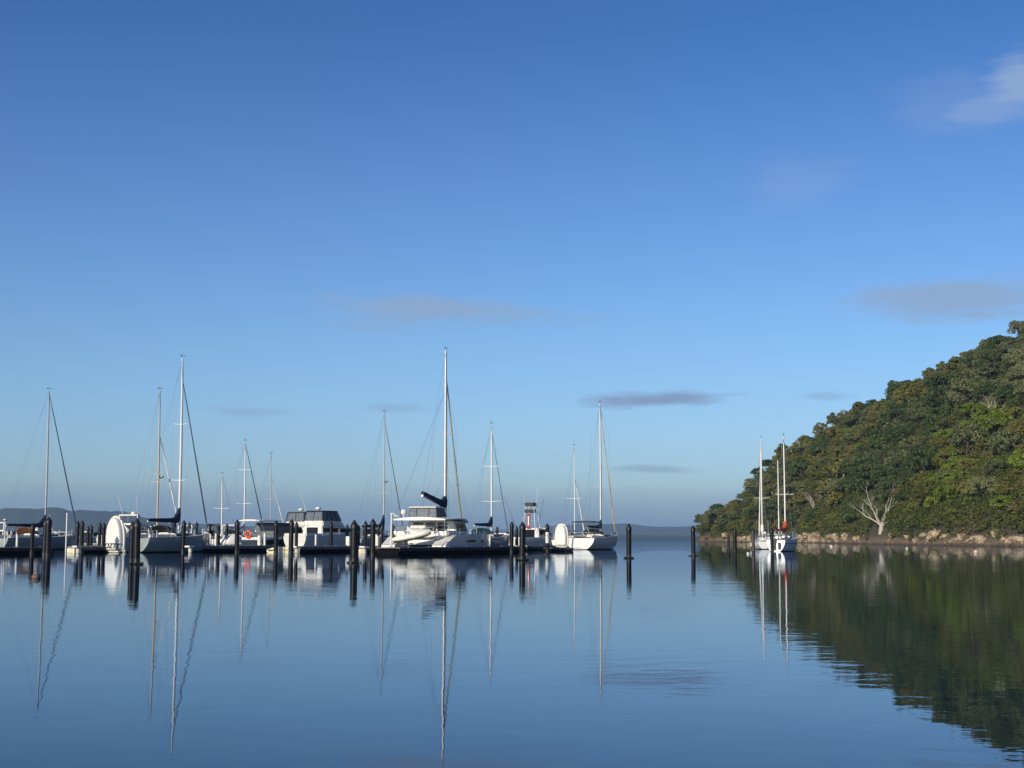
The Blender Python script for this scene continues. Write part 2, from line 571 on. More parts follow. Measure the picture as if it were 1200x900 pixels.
def terrain_mat():
    m = bpy.data.materials.new('headland ground')
    m.use_nodes = True
    t = m.node_tree
    b = t.nodes['Principled BSDF']
    b.inputs['Roughness'].default_value = 0.95
    tcn = t.nodes.new('ShaderNodeTexCoord')
    sp = t.nodes.new('ShaderNodeSeparateXYZ')
    t.links.new(tcn.outputs['Object'], sp.inputs[0])
    nz = t.nodes.new('ShaderNodeTexNoise')
    nz.inputs['Scale'].default_value = 0.5
    nz.inputs['Detail'].default_value = 8
    t.links.new(tcn.outputs['Object'], nz.inputs['Vector'])
    ad = t.nodes.new('ShaderNodeMath')
    ad.operation = 'MULTIPLY_ADD'
    t.links.new(nz.outputs[0], ad.inputs[0])
    ad.inputs[1].default_value = 2.4
    t.links.new(sp.outputs[2], ad.inputs[2])
    mr = t.nodes.new('ShaderNodeMapRange')
    t.links.new(ad.outputs[0], mr.inputs[0])
    mr.inputs[1].default_value = 0
    mr.inputs[2].default_value = 8
    cr = t.nodes.new('ShaderNodeValToRGB')
    t.links.new(mr.outputs[0], cr.inputs[0])
    e = cr.color_ramp.elements
    e[0].position, e[0].color = 0.13, (0.035, 0.028, 0.018, 1)
    e[1].position, e[1].color = 0.9, (0.045, 0.045, 0.022, 1)
    for p, c in ((0.17, (0.09, 0.062, 0.034, 1)), (0.24, (0.17, 0.12, 0.07, 1)), (0.34, (0.12, 0.085, 0.05, 1)), (0.46, (0.06, 0.05, 0.03, 1))):
        x = e.new(p)
        x.color = c
    t.links.new(cr.outputs[0], b.inputs['Base Color'])
    bp = t.nodes.new('ShaderNodeBump')
    bp.inputs['Distance'].default_value = 0.5
    t.links.new(nz.outputs[0], bp.inputs['Height'])
    t.links.new(bp.outputs[0], b.inputs['Normal'])
    return m


def make_headland():
    nt_, ss = 301, [-0.5, -0.1, 0] + [i / 44 for i in range(1, 45)] + [1.1, 1.25, 1.45, 1.7, 2.0]
    V = []
    for i in range(nt_):
        for s in ss:
            V.append(terrain(i * 15 / (nt_ - 1), s))
    m = len(ss)
    F = [(i * m + j, i * m + j + 1, (i + 1) * m + j + 1, (i + 1) * m + j) for i in range(nt_ - 1) for j in range(m - 1)]
    tag(raw_mesh('headland_terrain', np.array(V), np.array(F), terrain_mat(), True), kind='structure')


make_headland()


# ------------------------------------------------------------------ foliage
def leaf_mat(name, cols, zone=False, scale=0.10):
    m = bpy.data.materials.new(name)
    m.use_nodes = True
    t = m.node_tree
    b = t.nodes['Principled BSDF']
    b.inputs['Roughness'].default_value = 0.55
    b.inputs['Specular IOR Level'].default_value = 0.3
    geo = t.nodes.new('ShaderNodeNewGeometry')
    nz = t.nodes.new('ShaderNodeTexNoise')
    nz.inputs['Scale'].default_value = scale
    nz.inputs['Detail'].default_value = 5
    t.links.new(geo.outputs['Position'], nz.inputs['Vector'])
    oi = t.nodes.new('ShaderNodeObjectInfo')
    ad = t.nodes.new('ShaderNodeMath')
    ad.operation = 'MULTIPLY_ADD'
    t.links.new(geo.outputs['Random Per Island'], ad.inputs[0])
    ad.inputs[1].default_value = 0.24
    t.links.new(nz.outputs[0], ad.inputs[2])
    ad2 = t.nodes.new('ShaderNodeMath')
    ad2.operation = 'MULTIPLY_ADD'
    t.links.new(oi.outputs['Random'], ad2.inputs[0])
    ad2.inputs[1].default_value = 0.0 if zone else 0.35
    t.links.new(ad.outputs[0], ad2.inputs[2])
    cr = t.nodes.new('ShaderNodeValToRGB')
    lo, hi = (0.42, 0.86) if zone else (0.40, 1.1)
    cols = [(a * 1.22, b_ * 1.16, c * 1.0) for a, b_, c in cols]
    n = len(cols)
    cr.color_ramp.elements[0].position = lo
    cr.color_ramp.elements[0].color = (*cols[0], 1)
    cr.color_ramp.elements[1].position = min(hi, 1)
    cr.color_ramp.elements[1].color = (*cols[-1], 1)
    for i in range(1, n - 1):
        e = cr.color_ramp.elements.new(lo + (min(hi, 1) - lo) * i / (n - 1))
        e.color = (*cols[i], 1)
    t.links.new(ad2.outputs[0], cr.inputs[0])
    t.links.new(cr.outputs[0], b.inputs['Base Color'])
    tr = t.nodes.new('ShaderNodeBsdfTranslucent')
    t.links.new(cr.outputs[0], tr.inputs[0])
    ms = t.nodes.new('ShaderNodeMixShader')
    ms.inputs[0].default_value = 0.28
    t.links.new(b.outputs[0], ms.inputs[1])
    t.links.new(tr.outputs[0], ms.inputs[2])
    t.links.new(ms.outputs[0], t.nodes['Material Output'].inputs[0])
    return m


KINDS = {
    'dark': [(0.026, 0.046, 0.015), (0.040, 0.066, 0.020), (0.070, 0.100, 0.034)],
    'grey': [(0.056, 0.074, 0.030), (0.095, 0.116, 0.050), (0.150, 0.170, 0.085)],
    'olive': [(0.050, 0.060, 0.012), (0.084, 0.094, 0.018), (0.145, 0.145, 0.040)],
    'bright': [(0.048, 0.078, 0.008), (0.082, 0.125, 0.012), (0.14, 0.19, 0.030)],
    'brown': [(0.066, 0.056, 0.022), (0.100, 0.082, 0.034), (0.165, 0.140, 0.070)],
}
LEAF = {k: leaf_mat(k + ' foliage', v) for k, v in KINDS.items()}


def quads(P, Nrm, size, r):
    """leaf clump quads at P, facing roughly Nrm"""
    n = len(P)
    a = r.normal(size=(n, 3))
    Nn = Nrm + r.normal(size=(n, 3)) * 0.45
    Nn /= np.linalg.norm(Nn, axis=1)[:, None]
    U = np.cross(Nn, a)
    U /= np.linalg.norm(U, axis=1)[:, None]
    Wv = np.cross(Nn, U)
    sz = size * r.uniform(0.6, 1.3, n)[:, None]
    asp = r.uniform(0.6, 1.0, n)[:, None]
    c = [P - U * sz - Wv * sz * asp * 0.4, P + U * sz * 0.2 - Wv * sz * asp, P + U * sz + Wv * sz * asp * 0.3, P - U * sz * 0.3 + Wv * sz * asp]
    V = np.stack(c, 1).reshape(-1, 3)
    F = np.arange(n * 4).reshape(n, 4)
    return V, F


def crown_arrays(r, Rw, Hh, z0, nclump, per, leaf):
    """clumps through the crown volume, leaf quads over each clump"""
    Ps, Ns = [], []
    for k in range(nclump):
        th = r.uniform(0, 2 * PI)
        ph = math.acos(r.uniform(-0.25, 1))
        rr = r.uniform(0.55, 0.92)
        c = np.array([math.sin(ph) * math.cos(th) * Rw * rr, math.sin(ph) * math.sin(th) * Rw * rr, z0 + Hh * 0.35 + math.cos(ph) * Hh * 0.62 * rr])
        cr_ = r.uniform(0.14, 0.40) * Rw
        d = r.normal(size=(per, 3))
        d /= np.linalg.norm(d, axis=1)[:, None]
        d[:, 2] = np.where(d[:, 2] < -0.35, -d[:, 2], d[:, 2])
        rad = cr_ * r.uniform(0.72, 1.08, per)[:, None]
        Ps.append(c + d * rad * np.array([1, 1, 0.66]))
        Ns.append(d)
    return quads(np.concatenate(Ps), np.concatenate(Ns), leaf, r)


def wood(r, H, Rw, r0, n=5, lean=0.1):
    mb = MB()
    tx, ty = r.uniform(-lean, lean) * H, r.uniform(-lean, lean) * H
    mb.tube([(0, 0, -1.2), (tx * 0.2, ty * 0.2, H * 0.2), (tx * 0.6, ty * 0.6, H * 0.45), (tx, ty, H * 0.8)], [r0 * 1.3, r0, r0 * 0.75, r0 * 0.25], 7)
    for k in range(n):
        a = 2 * PI * k / n + r.uniform(-.4, .4)
        z = H * r.uniform(0.18, 0.45)
        q = Rw * r.uniform(0.5, 0.75)
        mb.tube([(tx * 0.4, ty * 0.4, z), (math.cos(a) * q * 0.5, math.sin(a) * q * 0.5, z + H * 0.14), (math.cos(a) * q, math.sin(a) * q, z + H * 0.32)], [r0 * 0.5, r0 * 0.35, r0 * 0.12], 5)
    return mb


PROTO = {}
for kind in KINDS:
    lst = []
    for v in range(3):
        Rw = {'dark': 3.9, 'grey': 3.8, 'olive': 2.8, 'bright': 3.0, 'brown': 2.5}[kind] * rng.uniform(0.9, 1.1)
        Hh = Rw * {'dark': 1.35, 'grey': 1.25, 'olive': 1.7, 'bright': 1.35, 'brown': 1.5}[kind]
        V, F = crown_arrays(rng, Rw, Hh, 0.9, 34, 130, 0.175)
        c = raw_mesh('crown', V, F, LEAF[kind])
        pale = kind in ('olive', 'brown')
        tr = wood(rng, Hh * (1.3 if pale else 1.05), Rw * (1.35 if pale else 1), 0.2, 8 if pale else 5).build('trunk', 'palebark' if pale else 'bark')
        lst.append((c.data, tr.data, Rw))
        bpy.data.objects.remove(c)
        bpy.data.objects.remove(tr)
    PROTO[kind] = lst


def project(x, y, z):
    v = CAM_M.transposed() @ Vector((x, y, z - CAM_H))
    return 600 + FPX * v.x / -v.z, 450 - FPX * v.y / -v.z


def zone_kind(u, v, r):
    """which plants grow where on the hillside, as in the photograph"""
    q = r.random()
    if 1035 < u < 1135 and v < 470:
        return 'brown' if q < .3 else ('dark' if q < .6 else 'olive')
    if u > 1095 and v < 484:
        return 'grey' if q < .62 else 'dark'
    edge = 1132 - (v - 480) * 0.52
    if edge - 88 < u < edge - 5 and 478 < v < 600:
        return 'dark' if q < .80 else ('grey' if q < .92 else 'olive')
    if edge <= u < 1185 and v > 478:
        return 'bright' if q < .82 else ('grey' if q < .88 else ('olive' if q < .96 else 'dark'))
    if u >= 1150:
        return 'olive' if q < .35 else ('bright' if q < .55 else ('grey' if q < .7 else ('dark' if q < .85 else 'brown')))
    if u < 935:
        return 'dark' if q < .36 else ('olive' if q < .78 else 'grey')
    return 'olive' if q < .52 else ('brown' if q < .68 else ('grey' if q < .82 else ('bright' if q < .9 else 'dark')))


TREE_TXT = {
    'dark': ('dark green broad crowned tree', 'broad_tree'), 'grey': ('grey green domed tree', 'broad_tree'),
    'olive': ('yellowish olive bushy tree', 'bushy_tree'), 'bright': ('fresh green leafy tree', 'leafy_tree'),
    'brown': ('brownish twiggy tree', 'twiggy_tree'),
}


def where(u, v, s):
    if s > 0.93:
        return 'on the headland skyline' + (' near its low tip' if u < 930 else (' near its summit' if u > 1120 else ' on its middle slope'))
    band = 'low above the shore' if s < 0.22 else ('halfway up the hill' if s < 0.6 else 'high on the hill')
    side = 'behind the moored yachts' if u < 945 else ('left of the dead tree' if u < 1015 else ('above the dead tree' if u < 1075 else ('right of the dead tree' if u < 1140 else 'at the right edge')))
    return band + ' ' + side


placed = []


def arc_t():
    """coast parameter drawn evenly along the ground"""
    return float(np.interp(rng.random(), _cum, _cs))


_cs = np.linspace(0.05, 13.2, 200)
_len = np.array([math.dist(terrain(a, 0.4)[:2], terrain(a + 0.066, 0.4)[:2]) * (8 + math.dist(terrain(a, 0)[:2], terrain(a, 1)[:2])) for a in _cs])
_cum = np.cumsum(_len) / _len.sum()
cands = []
a_, last = 0.3, None
while a_ < 12.8:
    p = terrain(a_, 0.99)
    if last is None or math.dist(p, last) > 6.2:
        last = p
        cands.append((a_, 0.985 + rng.uniform(-0.02, 0.03), 1.0))
    a_ += 0.01
for k in range(16000):
    cands.append((arc_t(), rng.uniform(0.05, 0.97), 0.0))
grid = {}
trees = []
for t_, s_, sky_ in cands:
    x, y, z = terrain(t_, s_)
    u, v = project(x, y, z)
    if u > 1250 or y < 215 or z < 1.5:
        continue
    kind = zone_kind(u, v, rng)
    sc = rng.choice([rng.uniform(0.6, 0.9), rng.uniform(0.9, 1.2), rng.uniform(1.2, 1.75)], p=[.3, .4, .3]) * (0.8 if u < 900 else 1.0) * (0.8 if s_ < .15 else 1)
    if s_ > .92:
        sc = min(sc, 1.12)
    gap = {'dark': 5.7, 'grey': 5.6, 'olive': 5.0, 'bright': 5.2, 'brown': 4.8}[kind] * sc
    if abs(u - 1031) < 24 and v > 594 and y < 420:
        continue
    if sky_ == 0:
        gi, gj = int(x // 8), int(y // 8)
        if any((x - a) ** 2 + (y - b) ** 2 < ((gap + g2) / 2) ** 2 for di in (-1, 0, 1) for dj in (-1, 0, 1) for a, b, g2 in grid.get((gi + di, gj + dj), ())):
            continue
    grid.setdefault((int(x // 8), int(y // 8)), []).append((x, y, gap))
    trees.append((PROTO[kind][0][2] * sc / y * (1.25 if sky_ else 1), t_, s_, kind, sc, x, y, z, u, v))
trees.sort(key=lambda q: -q[0])
print('trees', len(trees))


def plant_tree(q):
    _, t, s, kind, sc, x, y, z, u, v = q
    cd, td, Rw = PROTO[kind][rng.integers(0, 3)]
    txt, nm = TREE_TXT[kind]
    wh = where(u, v, s)
    o = empty(nm, (x, y, z - 0.2), None, txt + ' ' + wh, 'tree', (txt + 's ' + wh))
    o.rotation_euler = (0, 0, rng.uniform(0, 6.28))
    o.scale = (sc, sc, sc * rng.uniform(0.75, 1.3))
    for nme, d in (('crown', cd), ('trunk', td)):
        c = bpy.data.objects.new(nme, d)
        COL.objects.link(c)
        c.parent = o


for q in trees[:296]:
    plant_tree(q)


def rest_of_wood(rest):
    """the smaller and farther trees as one mass of bush"""
    mats = [LEAF[k] for k in KINDS] + [M['bark']]
    Vs, Fs, Ms = [], [], []
    off = 0
    cache = {}
    for q in rest:
        _, t, s, kind, sc, x, y, z, u, v = q
        cd, td, Rw = PROTO[kind][rng.integers(0, 3)]
        if cd.name not in cache:
            a = np.empty(len(cd.vertices) * 3, np.float32)
            cd.vertices.foreach_get('co', a)
            cache[cd.name] = a.reshape(-1, 3)
        V = cache[cd.name]
        V = V.reshape(-1, 4, 3)[::2].reshape(-1, 3)
        th = rng.uniform(0, 6.28)
        c, sn = math.cos(th), math.sin(th)
        W = np.stack([V[:, 0] * c - V[:, 1] * sn, V[:, 0] * sn + V[:, 1] * c, V[:, 2] * rng.uniform(.85, 1.15)], 1) * sc + np.array([x, y, z - .2])
        Vs.append(W)
        Fs.append(np.arange(len(V)).reshape(-1, 4) + off)
        Ms.append(np.full(len(V) // 4, list(KINDS).index(kind)))
        off += len(V)
    o = raw_mesh('distant_bush', np.concatenate(Vs), np.concatenate(Fs), mats[0])
    for m in mats[1:-1]:
        o.data.materials.append(m)
    o.data.polygons.foreach_set('material_index', np.concatenate(Ms).astype(np.int32))
    tag(o, kind='stuff')


if len(trees) > 296:
    rest_of_wood(trees[296:])


def make_scrub():
    """low undergrowth that covers the slope between the trees"""
    n = 9500
    Ps, Ns = [], []
    r = rng
    for k in range(n):
        t = arc_t()
        s = r.uniform(0.0, 1.03) if k % 3 else r.uniform(0.02, 0.22)
        x, y, z = terrain(t, s)
        if z < 0.6 or (z < 1.1 and r.random() < .5):
            continue
        if y < 430 and z < 4.5:
            u_, v_ = project(x, y, z)
            if abs(u_ - 1032) < 9:
                continue
        cr_ = r.uniform(0.8, 2.1) * min(1, .45 + z / 6)
        per = 75
        d = r.normal(size=(per, 3))
        d /= np.linalg.norm(d, axis=1)[:, None]
        d[:, 2] = np.abs(d[:, 2])
        Ps.append(np.array([x, y, z + 0.25 + r.uniform(0, .8) * min(1, z / 5)]) + d * cr_ * r.uniform(0.6, 1.05, per)[:, None] * np.array([1, 1, 0.9]))
        Ns.append(d)
    V, F = quads(np.concatenate(Ps), np.concatenate(Ns), 0.20, r)
    m = leaf_mat('scrub foliage', [(0.030, 0.048, 0.012), (0.062, 0.070, 0.018), (0.056, 0.088, 0.014), (0.105, 0.105, 0.036), (0.100, 0.082, 0.040)], True, 0.06)
    tag(raw_mesh('undergrowth', V, F, m), kind='stuff')


make_scrub()


# ---- dead trees
def dead_tree(t, s, H, label, seed, spread=0.6):
    r = np.random.default_rng(seed)
    x, y, z = terrain(t, s)
    root = empty('dead_tree', (x, y, z - 0.3), None, label, 'dead tree')
    limbs = MB()

    def grow(p, d, ln, rad, lev):
        pts, rs = [p], [rad]
        q = Vector(p)
        dd = Vector(d)
        for i in range(4):
            dd = (dd + Vector(r.normal(size=3)) * 0.16 + Vector((0, 0, 0.06))).normalized()
            q = q + dd * ln / 4
            pts.append(q.copy())
            rs.append(rad * (1 - 0.62 * (i + 1) / 4))
            if lev > 0 and i >= 1:
                for _ in range(1 if lev > 1 else 2):
                    nd = (dd + Vector(r.normal(size=3)) * spread).normalized()
                    nd.z = abs(nd.z) * 0.9 + 0.1
                    grow(q.copy(), nd, ln * r.uniform(0.4, 0.62), rs[-1] * 0.62, lev - 1)
        limbs.tube(pts, rs, 6)
    base = MB()
    base.tube([(0, 0, -1.0), (0.1, 0.0, 0.8), (0.15, 0, H * 0.16)], [H * 0.075, H * 0.055, H * 0.04], 9)
    base.build('trunk', 'deadwood', root)
    root.scale = (1, 1, 1)
    for a, ty in ((-50, 0.85), (-22, 1.0), (-6, 0.7), (14, 0.75), (32, 1.0), (52, 0.7)):
        grow(Vector((0.12, 0, H * 0.12)), Vector((math.sin(R(a)), r.uniform(-.25, .25), math.cos(R(a)))), H * ty * 0.78, H * 0.026, 2)
    limbs.build('branches', 'deadwood', root)


def t_for(px, s=0.06):
    best = min((abs(project(*terrain(i / 40, s))[0] - px), i / 40) for i in range(0, 590))
    return best[1]


dead_tree(t_for(1032, .04), 0.035, 10.0, 'large bleached dead tree with bare forked limbs above the shore', 4, 0.55)
dead_tree(t_for(955, .16), 0.16, 7.0, 'small bare dead tree just right of the moored yachts', 9, 0.5)
dead_tree(t_for(1165, .42), 0.45, 7.0, 'bare grey dead tree halfway up the hillside by the right edge', 21, 0.5)


# ---- rocks along the shore
def make_rocks():
    protos = []
    for k in range(5):
        bm = bmesh.new()
        bmesh.ops.create_icosphere(bm, subdivisions=4, radius=1)
        sx, sy, sz = rng.uniform(.8, 1.3), rng.uniform(.8, 1.2), rng.uniform(.6, .95)
        for v in bm.verts:
            n0 = mnoise.voronoi(v.co * 1.5 + Vector((k * 7, 0, 0)))[0][0]
            n1_ = mnoise.fractal(v.co * 2.2 + Vector((0, k * 5, 0)), 1, 2, 5)
            f = 0.72 + 0.42 * n0 + 0.20 * n1_
            v.co = Vector((v.co.x * sx * f, v.co.y * sy * f, v.co.z * sz * f))
        me = bpy.data.meshes.new('boulder')
        bm.to_mesh(me)
        bm.free()
        me.materials.append(M['rock'])
        protos.append(me)
    spots = [(1096, 2.4), (1101, 1.5), (1122, 2.2), (1127, 1.3), (1148, 1.6), (1155, 2.0), (1165, 1.5), (1172, 1.2), (1190, 2.1), (1197, 1.7), (1206, 2.0),
             (948, 2.1), (957, 2.9), (964, 1.7), (973, 2.4), (981, 2.3), (990, 1.4), (1006, 1.3), (1018, 1.1), (1042, 1.2), (1049, 1.4), (1064, 1.7), (1075, 1.4), (1083, 1.2),
             (872, 2.0), (880, 1.6), (868, 1.3), (938, 2.6), (932, 1.4), (1112, 1.2), (1136, 1.0), (1181, 1.0), (850, 1.6), (862, 1.2)]
    for i, (px, sz) in enumerate(spots):
        t = t_for(px, 0.05)
        Wd = math.dist(SHORE[int(t)], RIDGE[int(t)][:2])
        for k in range(3):
            d = rng.uniform(2.6, 5.2) if k == 0 else rng.uniform(1.2, 4.0)
            x, y, z = terrain(t + rng.uniform(-.04, .04) * (1 + k), d / max(Wd, 6))
            s = sz * (rng.uniform(.4, .95) if k == 0 else rng.uniform(.15, .35))
            o = bpy.data.objects.new('boulder', protos[rng.integers(0, 5)])
            COL.objects.link(o)
            o.location = (x, y, z + s * (0.35 if k == 0 else .15))
            o.rotation_euler = (rng.uniform(-.4, .4), rng.uniform(-.4, .4), rng.uniform(0, 6.28))
            o.scale = (s, s, s * rng.uniform(0.75, 1.25))
            side = 'left of the dead tree' if px < 1010 else ('around the foot of the dead tree' if px < 1055 else ('right of the dead tree' if px < 1140 else 'at the far right of the shore'))
            if px < 900:
                side = 'left of the moored yachts'
            txt = ('large pale boulder' if k == 0 else 'small tan rock') + ' at the foot of the headland ' + side
            tag(o, txt, 'rock', txt)


make_rocks()


# ------------------------------------------------------------------ piles
def pile(px, topy, wl=None, D=None, r=0.17, label='', H=None, flange=False, sleeve=None, m='pile', group='marina piles'):
    if D is None and wl is not None:
        D = CAM_H * FPX / (wl - (630 + (px - 600) * math.tan(ROLL)))
    X, ztop = at(px, D, topy)
    H = H or ztop
    o = empty('marina_pile', (X, D, 0), 20, label, 'pile', group)
    o.rotation_euler = (R(rng.uniform(-.8, .8)), R(rng.uniform(-.8, .8)), R(rng.uniform(0, 360)))
    s = MB()
    s.tube([(0, 0, -3), (0, 0, H - 0.42)], r, 18)
    s.build('shaft', m, o)
    c = MB()
    c.loft([[(math.cos(a) * q, math.sin(a) * q, z) for a in [2 * PI * i / 18 for i in range(18)]] for q, z in
            ((r * 0.8, H - 0.47), (r * 1.12, H - 0.45), (r * 1.12, H - 0.32), (r * 0.98, H - 0.26), (r * 0.10, H))])
    c.build('cap', 'black', o)
    if flange:
        f = MB()
        f.ring((0, 0, 0.03), r * 1.55, 0.05, 'z')
        for a in range(4):
            f.box((math.cos(a * PI / 2) * r * 1.75, math.sin(a * PI / 2) * r * 1.75, 0.05), (0.2, 0.12, 0.09), a * PI / 2, 0.015)
        f.build('floating_collar', 'weed', o)
    b = MB()
    b.tube([(0, 0, -0.3), (0, 0, 0.22 + 0.05 * rng.random())], r * 1.025, 18)
    b.build('tide_band', 'weed', o)
    if sleeve:
        q = MB()
        q.tube([(0, 0, sleeve[0]), (0, 0, sleeve[1])], r * 1.14, 18)
        q.build('white_band', 'white', o)
    return o


PILES = [
    (38.5, 612.7, None, 110, .17, 'slim black pile left of the navy boomed yacht mast, beside the dark pontoon', 0),
    (57.8, 605.3, None, 98, .20, 'thick tall black pile in front of the navy boomed yacht mast', 0),
    (53.5, 607.5, None, 101, .16, 'black pile close against the left side of the thick tall pile', 0),
    (91, 610, None, 120, .17, 'left pile of the close pair between the first yacht and the launch with the tender', 0),
    (96.7, 609.5, None, 122, .17, 'right pile of the close pair between the first yacht and the launch with the tender', 0),
    (107.3, 614.6, None, 150, .16, 'thin far pile between the close pair and the launch with the tender', 0),
    (103.6, 616, None, 160, .15, 'short far pile just right of the close pair left of the tender', 0),
    (117.2, 612, None, 138, .17, 'first of three piles just left of the white upended tender', 0),
    (122, 612, None, 137, .17, 'second of three piles just left of the white upended tender', 0),
    (126.6, 613.5, None, 146, .15, 'third pile touching the left edge of the white upended tender', 0),
    (155.5, 610.3, None, 76, .15, 'slimmer pile on the left of the nearest dark pile pair by the tender', 0),
    (161.6, 607, 661, None, .17, 'tallest near pile with a collar at the water, right of the upended tender', 1),
    (204.3, 609, None, 138, .18, 'slim pile at the foot of the tallest mast on the left', 0),
    (215.4, 609.5, None, 126, .19, 'pile standing off the near end of the left finger pontoon', 0),
    (221.8, 611, None, 150, .15, 'short far pile just right of the left finger pontoon end', 0),
    (230.2, 611.5, None, 146, .17, 'pile behind the left finger pontoon near its end', 0),
    (245.7, 613, None, 141, .17, 'left leg pile of the barred gate on the left finger pontoon', 0),
    (256.5, 613, None, 142, .17, 'right leg pile of the barred gate on the left finger pontoon', 0),
    (266, 613.5, None, 150, .17, 'pile just left of the covered white dinghy', 0),
    (278.4, 608.6, None, 121, .19, 'black pile in front of the covered white dinghy', 0),
    (324, 609.5, None, 121, .19, 'black pile in front of the cream pontoon end float', 0),
    (341.6, 608.3, None, 119, .20, 'thick pile at the near end of the middle finger pontoon', 0),
    (347.6, 611, None, 130, .16, 'slimmer pile touching the thick one at the near end of the middle finger pontoon', 0),
    (361.7, 614, None, 152, .17, 'short pile in front of the white stern of the canopied launch', 0),
    (388.5, 611, None, 148, .18, 'pile in front of the shaded side of the canopied launch', 0),
    (407, 614, None, 150, .16, 'pile behind the white cabinet right of the canopied launch', 0),
    (415.5, 609, 659.5, None, .19, 'near pile with a collar at the water, right of the canopied launch', 1),
    (420.5, 615, None, 158, .15, 'short far pile just right of the near collared pile', 0),
    (428.3, 610, None, 130, .17, 'pile between the near collared pile and the large pontoon end', 0),
    (437.2, 607.5, None, 106, .19, 'thick pile by the left end of the large dark pontoon', 0),
    (443.6, 614, None, 140, .13, 'thin left one of two far piles behind the large pontoon end', 0),
    (447.8, 613.6, None, 142, .15, 'thicker right one of two far piles behind the large pontoon end', 0),
    (461.2, 614, None, 150, .16, 'far pile just right of the white lamp post', 0),
    (583, 616.5, None, 165, .15, 'short far pile right of the teal sprayhood yacht', 0),
    (599.4, 611, None, 134, .19, 'tall pile standing behind the right end of the large dark pontoon', 0),
    (606, 616, None, 160, .16, 'short far pile between two taller piles near the fishing launch', 0),
    (612, 611, 656.5, None, .19, 'near pile with a collar at the water, left of the fishing launch', 1),
    (736.8, 613.2, 654.3, None, .17, 'lone collared pile in open water right of the white sterned yacht', 1),
    (812.4, 615.3, 651.6, None, .17, 'lone collared pile in open water before the headland tip', 1),
    (861, 618.5, None, 142, .17, 'slim dark pile with a collar left of the two moored yachts', 1),
    (904.5, 618.5, None, 150, .18, 'dark pile standing between the two moored yachts', 0),
    (853.5, 626.5, None, 190, .16, 'low stump like pile left of the slim channel pile near the headland', 0),
]
for px, ty, wl, D, r, lb, fl in PILES:
    pile(px, ty, wl, D, r, lb, flange=bool(fl))
pile(641.6, 613, None, 148, .19, 'black pile with a white band, left of the upright white tender', sleeve=(0.85, 1.95))
pile(882.6, 618.5, 648.2, None, .17, 'brown weathered pile touching the left moored yacht', m='rustpile')


# ------------------------------------------------------------------ pontoons
def pontoon(name, px0, D0, L, W, az, fb, label, side='fascia', endm='creamfloat', cleats=6, dark_top=False):
    X, _ = at(px0, D0)
    o = empty(name, (X, D0, 0), az, label, 'pontoon')
    d = MB()
    d.box((L / 2, 0, fb - 0.04), (L, W, 0.08), bev=0.015)
    d.build('deck', 'fascia' if dark_top else 'concrete', o)
    f = MB()
    for s in (-1, 1):
        f.box((L / 2, s * (W / 2 - 0.06), fb - 0.19), (L - 0.01, 0.10, 0.215), bev=0.01)
    f.build('side_rail', side, o)
    n = max(2, int(L / 3.2))
    for k in range(n):
        q = MB()
        q.box(((k + 0.5) * L / n, 0, (fb - 0.30) / 2 - 0.2), (L / n - (0.35 if not dark_top else 0.04), W - 0.16, fb - 0.30 + 0.4), bev=0.04)
        q.build('float', 'float', o)
    e = MB()
    e.box((-0.07, 0, 0.13), (0.14, W * 0.96, fb - 0.02 - 0.02 + 0.0), bev=0.04)
    e.build('end_float', endm, o)
    for k in range(cleats):
        c = MB()
        x = (k + 0.5) * L / cleats
        y = -(W / 2 - 0.14)
        c.box((x, y, fb + 0.03), (0.10, 0.07, 0.06), bev=0.01)
        c.tube([(x - 0.17, y, fb + 0.075), (x + 0.17, y, fb + 0.075)], 0.022, 6)
        c.build('cleat', 'steel', o)
    return o


AZ = 26
dA = pontoon('pontoon', -75, 106, 10.0, 2.6, 30, .52, 'dark pontoon at the far left edge below the navy boomed yacht', 'black', 'float', 4, True)
dA2 = pontoon('finger_pontoon', 86, 123, 5.8, 1.2, AZ, .50, 'narrow pale topped pontoon leading left of the upended tender', cleats=5)
dB = pontoon('finger_pontoon', 218, 131, 13.5, 1.3, AZ, .55, 'left finger pontoon before the tall masted yacht and the white dinghy', cleats=8)
dC = pontoon('finger_pontoon', 345, 131, 12.2, 1.3, AZ, .55, 'middle finger pontoon alongside the canopied launch', cleats=7)
dD = pontoon('finger_pontoon', 426, 128, 5.0, 1.1, AZ + 20, .50, 'short brownish pontoon link left of the large dark pontoon', 'teak', cleats=2)
dE = pontoon('pontoon', 455, 118, 23.0, 2.2, 27.0, .56, 'large dark pontoon along the side of the catamaran', 'black', 'float', 7, True)
dF = pontoon('finger_pontoon', 610, 160, 9.0, 1.2, AZ, .50, 'far finger pontoon under the fishing launch', cleats=3)
dG = pontoon('finger_pontoon', 643, 150, 2.4, 2.0, 60, .35, 'low pontoon under the upright white tender', 'black', 'float', 2, True)


def walkway():
    a = Vector((-75, 178, 0))
    b = Vector((2, 157, 0))
    d = b - a
    o = empty('walkway_pontoon', a, math.degrees(math.atan2(d.x, d.y)), 'long walkway pontoon running behind all the berths', 'pontoon')
    L = d.length
    MB().box((L / 2, 0, 0.5), (L, 2.4, 0.1), bev=0.02).build('deck', 'concrete', o)
    m = MB()
    for s in (-1, 1):
        m.box((L / 2, s * 1.16, 0.34), (L - .02, 0.1, 0.2))
    m.build('side_rail', 'fascia', o)
    for k in range(18):
        MB().box(((k + .5) * L / 18, 0, 0.02), (L / 18 - .8, 2.0, 0.42), bev=0.04).build('float', 'float', o)


walkway()


